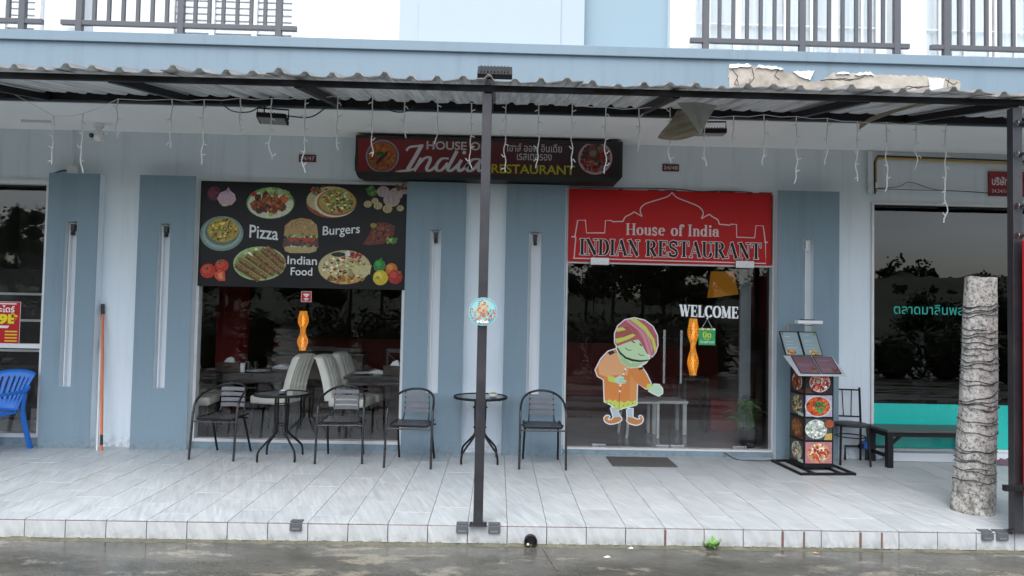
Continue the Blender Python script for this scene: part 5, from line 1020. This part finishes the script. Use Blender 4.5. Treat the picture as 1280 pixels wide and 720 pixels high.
for lab, x, y, mt_ in (('scrap of white paper on the wet road near the drain', .83, -2.80, M['china']), ('small white scrap at the foot of the kerb right of the drain', 1.04, -2.605, M['china']), ('dry brown leaf on the wet road at the right', 2.42, -2.66, pmat('dry_leaf', (.35,.2,.1), .8))):
    o = MB().add([(-.025,0,.001),(-.005,-.014,.004),(.026,-.003,.002),(.01,.016,.007),(-.012,.012,.003)], [(0,1,3,4),(1,2,3)]).build('litter', mt_); o.location = (x, y, HK+.002); md = o.modifiers.new('s', 'SOLIDIFY'); md.thickness = .002; tag(o, lab, 'litter')

# ================================================================== FITTINGS UNDER THE AWNING
def floodlight(label, loc, rx, rz, bracket=True):
    t = thing('floodlight', label, 'floodlight', loc, rz, 'black floodlights on the awning'); t.rotation_euler = (R(rx),0,R(rz))
    MB().box(-.135,.135,-.09,.09,-.022,.022,.006).build('housing', M['steel'], t); MB().box(-.12,.12,-.075,.075,-.0245,-.0225).build('lens', pmat('dull_lens', (.25,.26,.25), .2, var=.1), t)
    for k in range(9): MB().box(-.11+k*.026,-.104+k*.026,-.07,.07,.0225,.036).build('fin', M['steel'], t)
    if bracket: MB().tube([(-.142,0,0),(-.142,0,.10),(.142,0,.10),(.142,0,0)], .008, 6).build('bracket', M['steel'], t)
    return t
floodlight('black floodlight hanging under the rear beam left of the sign box', (-2.18,-1.30,3.405), -8, 8); floodlight('black floodlight standing on the roof above the central post', (-.06,-2.53,3.475), 38, 0, False); floodlight('black floodlight hanging crooked below the torn roof sheet', (2.02,-1.30,3.385), 4, -6)
tag(MB().tube(curve([(-2.75,-1.13,3.60),(-2.62,-1.16,3.51),(-2.45,-1.18,3.50),(-2.32,-1.16,3.57),(-2.28,-1.2,3.48),(-2.05,-1.25,3.45),(-1.85,-1.2,3.46),(-1.72,-1.13,3.58)],6), .006, 6).build('lamp_cable', M['black'], smooth=True), 'black cable looping around the left hanging floodlight', 'cable')
tag(MB().tube(curve([(-1.15,-1.13,3.60),(-1.06,-1.15,3.55),(-.95,-1.15,3.55),(-.86,-1.13,3.61)],6), .006, 6).build('lamp_cable', M['black'], smooth=True), 'short black cable loop under the rear beam above the sign box', 'cable')
tag(MB().tube(curve([(-1.60,.03,3.54),(-1.65,.0,3.42),(-1.66,.0,3.25),(-1.62,-.01,3.12),(-1.55,-.02,3.09)],6), .008, 6).build('sign_cable', M['black'], smooth=True), 'black cable running down the left end of the sign box', 'cable')
cc = thing('security_camera', 'white dome security camera under the soffit above the left pilaster', 'camera', (-4.40,-.30,ZS)); MB().tube([(0,0,0),(0,0,-.05)], .05, 20).build('mount', M['china'], cc, True); MB().tube([(0,0,-.05),(0,0,-.09)], .03, 16).build('neck', M['china'], cc, True); MB().ball((0,0,-.14), (.062,.062,.066), 20, 14).build('head', M['china'], cc, True); MB().tube([(-.035,-.045,-.15),(-.05,-.068,-.155)], .024, 14).build('lens', M['black'], cc, True); MB().tube([(.05,.0,-.13),(.11,-.02,-.10)], .012, 8).build('antenna', M['china'], cc, True)
for s in (-.055, .06): MB().tube([(s,-.02,-.16),(s+.01,-.03,-.20)], .014, 8).build('light', M['china'], cc, True)
jb = thing('junction_box', 'small white junction box with conduit above the left pilaster', 'junction box', (-4.86,.04,3.078)); MB().box(-.055,.055,-.045,.018,0,.085,.006).build('box', M['china'], jb); MB().tube([(.0,-.01,.085),(-.008,-.01,.30),(-.02,-.01,.50)], .012, 8).build('conduit', M['frame'], jb, True); MB().tube(curve([(-.05,-.01,.03),(-.12,-.01,.035),(-.22,-.01,.0)],5), .01, 8).build('conduit', M['rail'], jb, True)
tag(MB().box(-5.20,-4.88,-.012,.0,ZS-.028,ZS-.003).build('cable_trunking', M['frame']), 'thin pale strip of cable trunking under the soffit at far left', 'trunking'); bpy.data.objects['cable_trunking'].location = (0,-.35,0)
# right-hand pipes along the wall top
gp = thing('wall_pipes', 'yellow pipe and black cable running above the right window', 'pipe', (4.335,.03,3.08)); MB().tube(curve([(.045,0,.02),(.04,0,.25),(.045,0,.375),(.10,0,.415),(.4,0,.413),(1.2,0,.40),(2.6,0,.38)],6), .014, 8).build('yellow_pipe', pmat('yellow_pipe_paint', (.42,.27,.05), .45), gp, True)
MB().tube([(.03,-.005,-.01),(.022,-.005,.37),(.06,-.005,.438),(1.2,-.005,.427),(2.6,-.005,.40)], .010, 8).build('black_cable', M['black'], gp, True); MB().tube([(-.035,-.01,.0),(-.035,-.01,.49)], .024, 10).tube([(-.005,-.01,.0),(-.005,-.01,.47)], .012, 8).build('grey_conduit', M['rail_light'] if 'rail_light' in M else M['slot'], gp, True); MB().tube(curve([(.05,0,.06),(.3,0,.08),(.45,0,.14),(.75,0,.06),(1.2,0,.045),(1.7,0,.02)],6), .004, 5).build('thin_wire', M['black'], gp, True); MB().tube(curve([(.05,0,.055),(.5,0,.05),(1.0,0,.05),(1.7,0,.015)],6), .004, 5).build('thin_wire', M['black'], gp, True); MB().box(.03,.06,-.02,.012,.06,.13,.006).build('clip', M['china'], gp)
# ---- icicle string lights under the roof
ic = thing('string_lights', 'white icicle string lights hanging in a row under the awning', 'string lights', (0,-1.8,3.45)); rg = random.Random(15); sc = 6.0/853; top = []
drops = [(70,146,62,-4),(105,143,75,0),(147,124,50,0),(213,124,62,0),(252,124,83,0),(297,122,48,0),(335,122,78,0),(377,120,97,0),(417,118,70,0),(460,116,80,0),(500,122,50,0),(541,119,60,0),(583,126,85,0),(626,123,92,0),(667,124,86,0),(709,126,84,0),(751,130,86,0),(793,131,56,0),(832,124,78,0),(876,140,66,0),(912,140,38,0),(951,138,66,0),(992,140,88,0),(1031,142,60,0),(1069,146,78,0),(1107,147,90,0),(1144,148,60,0),(1182,149,128,0)]
for i, (px, py, ln, _) in enumerate(drops):
    x = -3.91+(px-70)*.007098; z = 3.243-3.45+((146-py)+.0195*(px-70))*.00705; ln = ln*.0069; top.append((x,0,z)); pts = []; q = MB(); m_ = max(5, int(ln/.035)); ph = rg.uniform(0,6)
    for k in range(m_+1):
        t = k/m_; pts.append(Vector((x+.010*t*math.sin(k*1.3+ph)+.012*t*t*math.sin(ph*3+k*.6), .008*math.sin(k*.9+ph), z-ln*t)))
    q.tube(pts, .005, 5)
    for k in range(2, m_, 3): s_ = rg.choice((-1,1)); q.tube([pts[k], pts[k]+Vector((s_*.016,-.004,-.004 if rg.random() < .5 else .012)), pts[k]+Vector((s_*.034,-.004,-.014 if rg.random() < .5 else .018))], [.0035,.0055,.004], 5)
    q.build('light_strand', M['bulbwire'], ic)
q = MB()
for a, b_ in zip(top, top[1:]):
    mid = ((a[0]+b_[0])/2, 0, (a[2]+b_[2])/2-.012); q.tube([a, mid, b_], .003, 5)
q.tube([(-4.55,.35,.10), top[0]], .003, 5); q.build('lead_wire', M['bulbwire'], ic)
# ================================================================== INSIDE THE RESTAURANT
FZ = .05
M['lamp_dim'] = emat('amber_shade', (.75,.30,.03), .05)
def cushion(x0, x1, y0, y1, z0, z1, c): return MB().box(x0, x1, y0, y1, z0, z1, c)
def make_dining_chair(label, loc, rz):
    t = thing('dining_chair', label, 'chair', loc, rz, 'cream leather dining chairs'); cushion(-.225,.225,-.24,.22,.37,.475,.03).build('seat', M['cream'], t, True, 60)
    rows = []                                                # fluted, rolled back
    for j in range(12):
        v = j/11; z = .44+.55*v; y0 = .19+.05*v+.10*v*v; rows.append([(-.215+.43*i/40, y0-.020*(abs(math.sin(PI*i/40*5))**.5)*(1 if v < .93 else .3)-.02*math.cos((i/40-.5)*PI), z-(.035*(abs(i/40-.5)*2)**4 if j == 11 else 0)) for i in range(41)])
    MB().sheet(rows, .075, (0,1,0)).build('backrest', M['cream'], t, True, 70)
    for sx in (-1,1):
        for sy, l in ((-1,-.2),(1,.2)): MB().tube([(sx*.19,l,.37),(sx*.20,l*1.1,0)], [.017,.013], 8).build('leg', M['steel'], t, True)
    MB().box(-.2,.2,-.01,.01,.20,.22).build('stretcher', M['steel'], t); return t
def make_dining_table(label, loc, rz, lx, ly):
    t = thing('dining_table', label, 'table', loc, rz, 'black dining tables inside the restaurant'); MB().box(-lx/2,lx/2,-ly/2,ly/2,.705,.745,.004).build('tabletop', M['table'], t); MB().box(-lx/2+.05,lx/2-.05,-ly/2+.05,ly/2-.05,.63,.704).build('apron', M['table'], t)
    for sx in (-1,1):
        for sy in (-1,1): MB().box(sx*(lx/2-.06)-.035,sx*(lx/2-.06)+.035,sy*(ly/2-.06)-.035,sy*(ly/2-.06)+.035,0,.63).build('leg', M['table'], t)
    return t
make_dining_table('black dining table with plates behind the left part of the window', (-3.22,1.10,FZ), 0, 1.2, .95); make_dining_table('black dining table with plates at the right part of the window', (-1.27,.92,FZ), 0, 1.15, .80)
make_dining_chair('cream high-back dining chair seen through the window left of the glass table', (-2.74,.86,FZ), 258)
make_dining_chair('cream dining chair at the left wall end of the window table', (-3.98+.16,1.5,FZ), 92)
make_dining_chair('cream dining chair low at the left window edge, nearest the glass', (-3.66,.62,FZ), 96)
make_dining_chair('cream dining chair seen through the window, its back left of the second table', (-1.78,.72,FZ), 84); make_dining_chair('cream dining chair just behind another one at the second window table', (-1.70,1.24,FZ), 82); make_dining_chair('cream dining chair half hidden behind the pilaster edge at the window', (-.86,.50,FZ), 268)
def plate(lab, x, y, z, r_): 
    t = tag(MB().lathe([(r_*.5,0),(r_*.62,.004),(r_,.018),(r_*.98,.021),(r_*.6,.009),(r_*.3,.007)], 24).build('plate', M['china'], smooth=True), lab, 'plate', 'white plates on the dining tables'); t.location = (x,y,z); return t
ZT = FZ+.7455
plate('white plate near the left end of the left window table', -3.55, .9, ZT, .11); plate('white plate in the middle of the left window table', -2.98, .85, ZT, .15); plate('white plate at the right end of the left window table', -2.78, 1.22, ZT, .14); plate('white plate at the left end of the right window table', -1.66, .80, ZT, .12); plate('white plate beside the pilaster on the right window table', -1.0, .85, ZT, .12)
def napkin(lab, x, y, z, rz): 
    o = tag(MB().prism([(-.12,0),(.12,0),(.10,.03),(.0,.055),(-.10,.022)], -.08, .08).build('folded_napkin', M['china']), lab, 'napkin', 'folded white napkins'); o.location = (x,y,z); o.rotation_euler = (0,0,R(rz))
napkin('folded white napkin on the right window table', -1.52, .93, ZT, 20); napkin('folded white napkin at the back of the left window table', -2.86, 1.45, ZT, -10)
def tissue(lab, x, y, z): 
    t = thing('tissue_box', lab, 'tissue box', (x,y,z), 3, 'wooden tissue boxes'); MB().box(-.14,.14,-.07,.07,0,.115,.004).build('box', M['brownwood'], t); MB().add([(-.06,-.02,.115),(.06,-.025,.115),(.07,.02,.115),(-.05,.025,.115),(-.03,.0,.165),(.03,-.01,.185),(.055,.012,.16)], [(0,1,5,4),(1,2,6,5),(2,3,4,6),(3,0,4),(4,5,6)]).build('tissue', M['china'], t)
tissue('dark wooden tissue box on the left window table', -3.34, .84, ZT); tissue('dark wooden tissue box on the right window table', -1.27, .82, ZT)
for i, (x, y) in enumerate(((-3.13,.92),(-3.07,1.0))): 
    o = tag(MB().lathe([(.03,0),(.034,.12),(.032,.12),(.028,.006)], 16).build('water_glass', M['tabletop'], smooth=True), ('water glass beside the left tissue box', 'water glass behind another one by the left tissue box')[i], 'glass', 'water glasses'); o.location = (x,y,ZT)
o = tag(MB().lathe([(.03,0),(.03,.10),(.02,.11)], 14).build('salt_shaker', M['china'], smooth=True), 'small white shaker next to the left tissue box', 'shaker'); o.location = (-3.17,.83,ZT)
# twisted veneer lamps, lit
def lamp_r(v):
    K = ((0,.045),(.22,.076),(.5,.034),(.76,.078),(1,.052))
    for (a, p), (b_, q) in zip(K, K[1:]):
        if v <= b_: t = (v-a)/(b_-a); t = t*t*(3-2*t); return p+(q-p)*t
    return K[-1][1]
def twist_lamp(label, loc, h, on):
    t = thing('twist_lamp', label, 'lamp', loc, 0, 'twisted orange veneer lamps'); mt_ = M['lamp_veneer']
    for s in range(26):
        rows = []
        for k in range(29):
            v = k/28; r_ = lamp_r(v); a = 2*PI*s/26+v*2.4; d_ = .0058
            rows.append([(r_*math.cos(a-d_/r_), r_*math.sin(a-d_/r_), .02+h*v), (r_*math.cos(a+d_/r_), r_*math.sin(a+d_/r_), .02+h*v)])
        q = MB().sheet(rows)
        if s == 0: base = q
        else: base.add(q.v, q.f)
    o = base.build('veneer_shade', mt_, t, True, 80); tag(o, kind='stuff'); MB().lathe([(.07,0),(.07,.018),(.03,.02)], 16).build('base', M['table'], t); MB().tube([(0,0,.02),(0,0,h*.95)], .018, 10).build('tube', emat('lit_tube', (1,.62,.16), on), t)
m, n, b = newmat('lit_orange_veneer'); b.inputs['Base Color'].default_value = (.55,.25,.04,1); b.inputs['Emission Color'].default_value = (1,.36,.03,1); n.links.new(ramp(n, noise(n, 3, 4, coords(n, 'Object', (22,22,3))).outputs[0], [(.35,.03),(.65,.34)]), b.inputs['Emission Strength']); M['lamp_veneer'] = m
twist_lamp('glowing twisted orange lamp inside, behind the big window', (-2.82,2.2,.97), .57, .5); twist_lamp('glowing twisted orange lamp inside, behind the glass door', (2.68,1.5,.78), .77, .5)
pl_ = thing('pendant_lamp', 'amber pendant lamp shade behind the top of the glass door', 'lamp', (3.08,1.5,1.86)); MB().add([(-.17,-.14,0),(.17,-.14,.05),(.17,.14,.05),(-.17,.14,0),(-.15,-.05,.36),(.13,-.05,.36),(.13,.05,.36),(-.15,.05,.36)], [(0,1,5,4),(1,2,6,5),(2,3,7,6),(3,0,4,7),(4,5,6,7)]).build('shade', M['lamp_dim'], pl_); MB().tube([(0,0,.36),(0,0,1.43)], .006, 6).build('cord', M['black'], pl_)
sbd = thing('sideboard', 'dark sideboard carrying the lamp behind the big window', 'sideboard', (-2.6,2.25,FZ)); MB().box(-.7,.7,-.2,.2,.86,.915,.004).build('top', M['table'], sbd); MB().box(-.68,.68,-.18,.18,.0,.859).build('body', M['brownwood'], sbd)
lst = thing('lamp_table', 'small dark table under the lamp behind the door', 'table', (2.68,1.5,FZ)); MB().box(-.18,.18,-.18,.18,.69,.725,.004).build('top', M['table'], lst)
for sx in (-1,1):
    for sy in (-1,1): MB().box(sx*.15-.018,sx*.15+.018,sy*.15-.018,sy*.15+.018,0,.69).build('leg', M['table'], lst)
# cross-back chairs at the rear, white chair and low table behind the door
def cross_chair(label, loc, rz, mat):
    t = thing('cross_back_chair', label, 'chair', loc, rz, 'pale cross-back chairs'); MB().box(-.21,.21,-.21,.21,.43,.46,.01).build('seat', mat, t)
    for sx in (-1,1):
        MB().box(sx*.19-.018,sx*.19+.018,-.20,-.165,0,.43).build('leg', mat, t); MB().tube(curve([(sx*.19,.22,0),(sx*.19,.19,.45),(sx*.19,.25,.92)],5), .019, 6).build('leg', mat, t)
        MB().obox((-.185*sx,.20,.52),(.185*sx,.245,.86), .025, .014).build('cross_bar', mat, t)
    MB().box(-.19,.19,.235,.262,.86,.93,.006).build('top_rail', mat, t); MB().box(-.19,.19,.20,.22,.49,.52).build('lower_rail', mat, t); return t
M['greywood'] = pmat('grey_painted_wood', (.24,.245,.25), .5, var=.15)
cross_chair('pale cross-back chair at the rear, right of the lamp', (-2.35,3.4,FZ), 176, M['greywood']); cross_chair('pale cross-back chair at the rear, near the pilaster edge', (-1.58,3.5,FZ), 182, M['greywood']); cross_chair('pale cross-back chair at the rear, between the lamp and tissue box', (-2.85,3.7,FZ), 180, M['greywood'])
cross_chair('white wooden chair seen through the glass door behind the figure sticker', (1.86,1.05,FZ), 95, M['palewood'])
lt = thing('low_table', 'white wooden low table seen through the glass door', 'table', (2.28,1.35,FZ)); MB().box(-.24,.24,-.22,.22,.40,.44,.004).build('top', M['palewood'], lt)
for sx in (-1,1):
    for sy in (-1,1): MB().box(sx*.20-.024,sx*.20+.024,sy*.18-.024,sy*.18+.024,0,.40).build('leg', M['palewood'], lt)
# potted palm inside the right door pane
pp = thing('potted_palm', 'potted palm in a black pot behind the right door pane', 'plant', (3.03,.40,FZ)); MB().lathe([(.085,0),(.105,.06),(.12,.20),(.128,.20),(.128,.215),(.11,.215),(.105,.18)], 24).build('pot', M['black'], pp, True); fr_ = None
for k in range(14):
    if fr_ is None:
        q = MB(); pts = curve([(0,0,.19),(.02,0,.36),(.08,0,.50),(.18,0,.56),(.27,0,.53)],5); q.tube(pts, .004, 4)
        for i in range(6, len(pts)):
            for s in (-1,1): p = pts[i]; l = .11*math.sin(PI*(i-4)/(len(pts)-2))+.02; q.add([p, p+Vector((.03,s*l*.5,-.01)), p+Vector((.07,s*l,-.05)), p+Vector((.045,s*l*.5,-.022))], [(0,1,2,3)])
        fr_ = q.build('frond', M['leaf'], pp); o = fr_
    else: o = share(fr_, pp)
    a = k*2.399; o.rotation_euler = (0, R(-28+9*(k%5)), a); o.scale = (.7+.09*(k%4),)*3
# things in the left shop: shelf
sh = thing('wall_shelf', 'dark shelf unit inside the left shop window', 'shelf', (-6.0,1.6,FZ)); MB().box(-.9,.9,-.15,.15,0,2.0).build('carcass', M['inner_dark'], sh)
for z in (.9,1.3,1.65): MB().box(-.9,.9,-.19,-.151,z,z+.03).build('board', M['palewood'], sh)
# ================================================================== shrubs added behind the camera for parked vehicles, darkening the window reflections
hb = MB(); rg = random.Random(77)
for i in range(34):
    x = -24+i*1.45+rg.uniform(-.4,.4); y = -11.6-rg.random()*1.6; h = rg.uniform(1.15,1.85); w_ = rg.uniform(.5,.9)
    hb.ball((x,y,HK+h*.42), (w_*.8,w_*.55,h*.46), 8, 6)
    for q in range(300):
        a = rg.uniform(0,2*PI); rr = math.sqrt(rg.random())*w_; z = HK+rg.random()**.8*h*(1-.35*(rr/w_)**2); p = Vector((x+rr*math.cos(a), y+rr*math.sin(a)*.7, z)); d = Vector((rg.gauss(0,1),rg.gauss(0,1),rg.gauss(.3,.6))).normalized(); e = d.orthogonal().normalized(); l = rg.uniform(.12,.26)
        hb.add([p-d*l, p+e*l*.22, p+d*l, p-e*l*.22], [(0,1,2,3)])
o = hb.build('reflection_shrubs', M['treeleaf']); tag(o, 'added leafy shrubs behind the camera, darkening the low reflection in the shop glass', 'shrubs', kind='stuff')
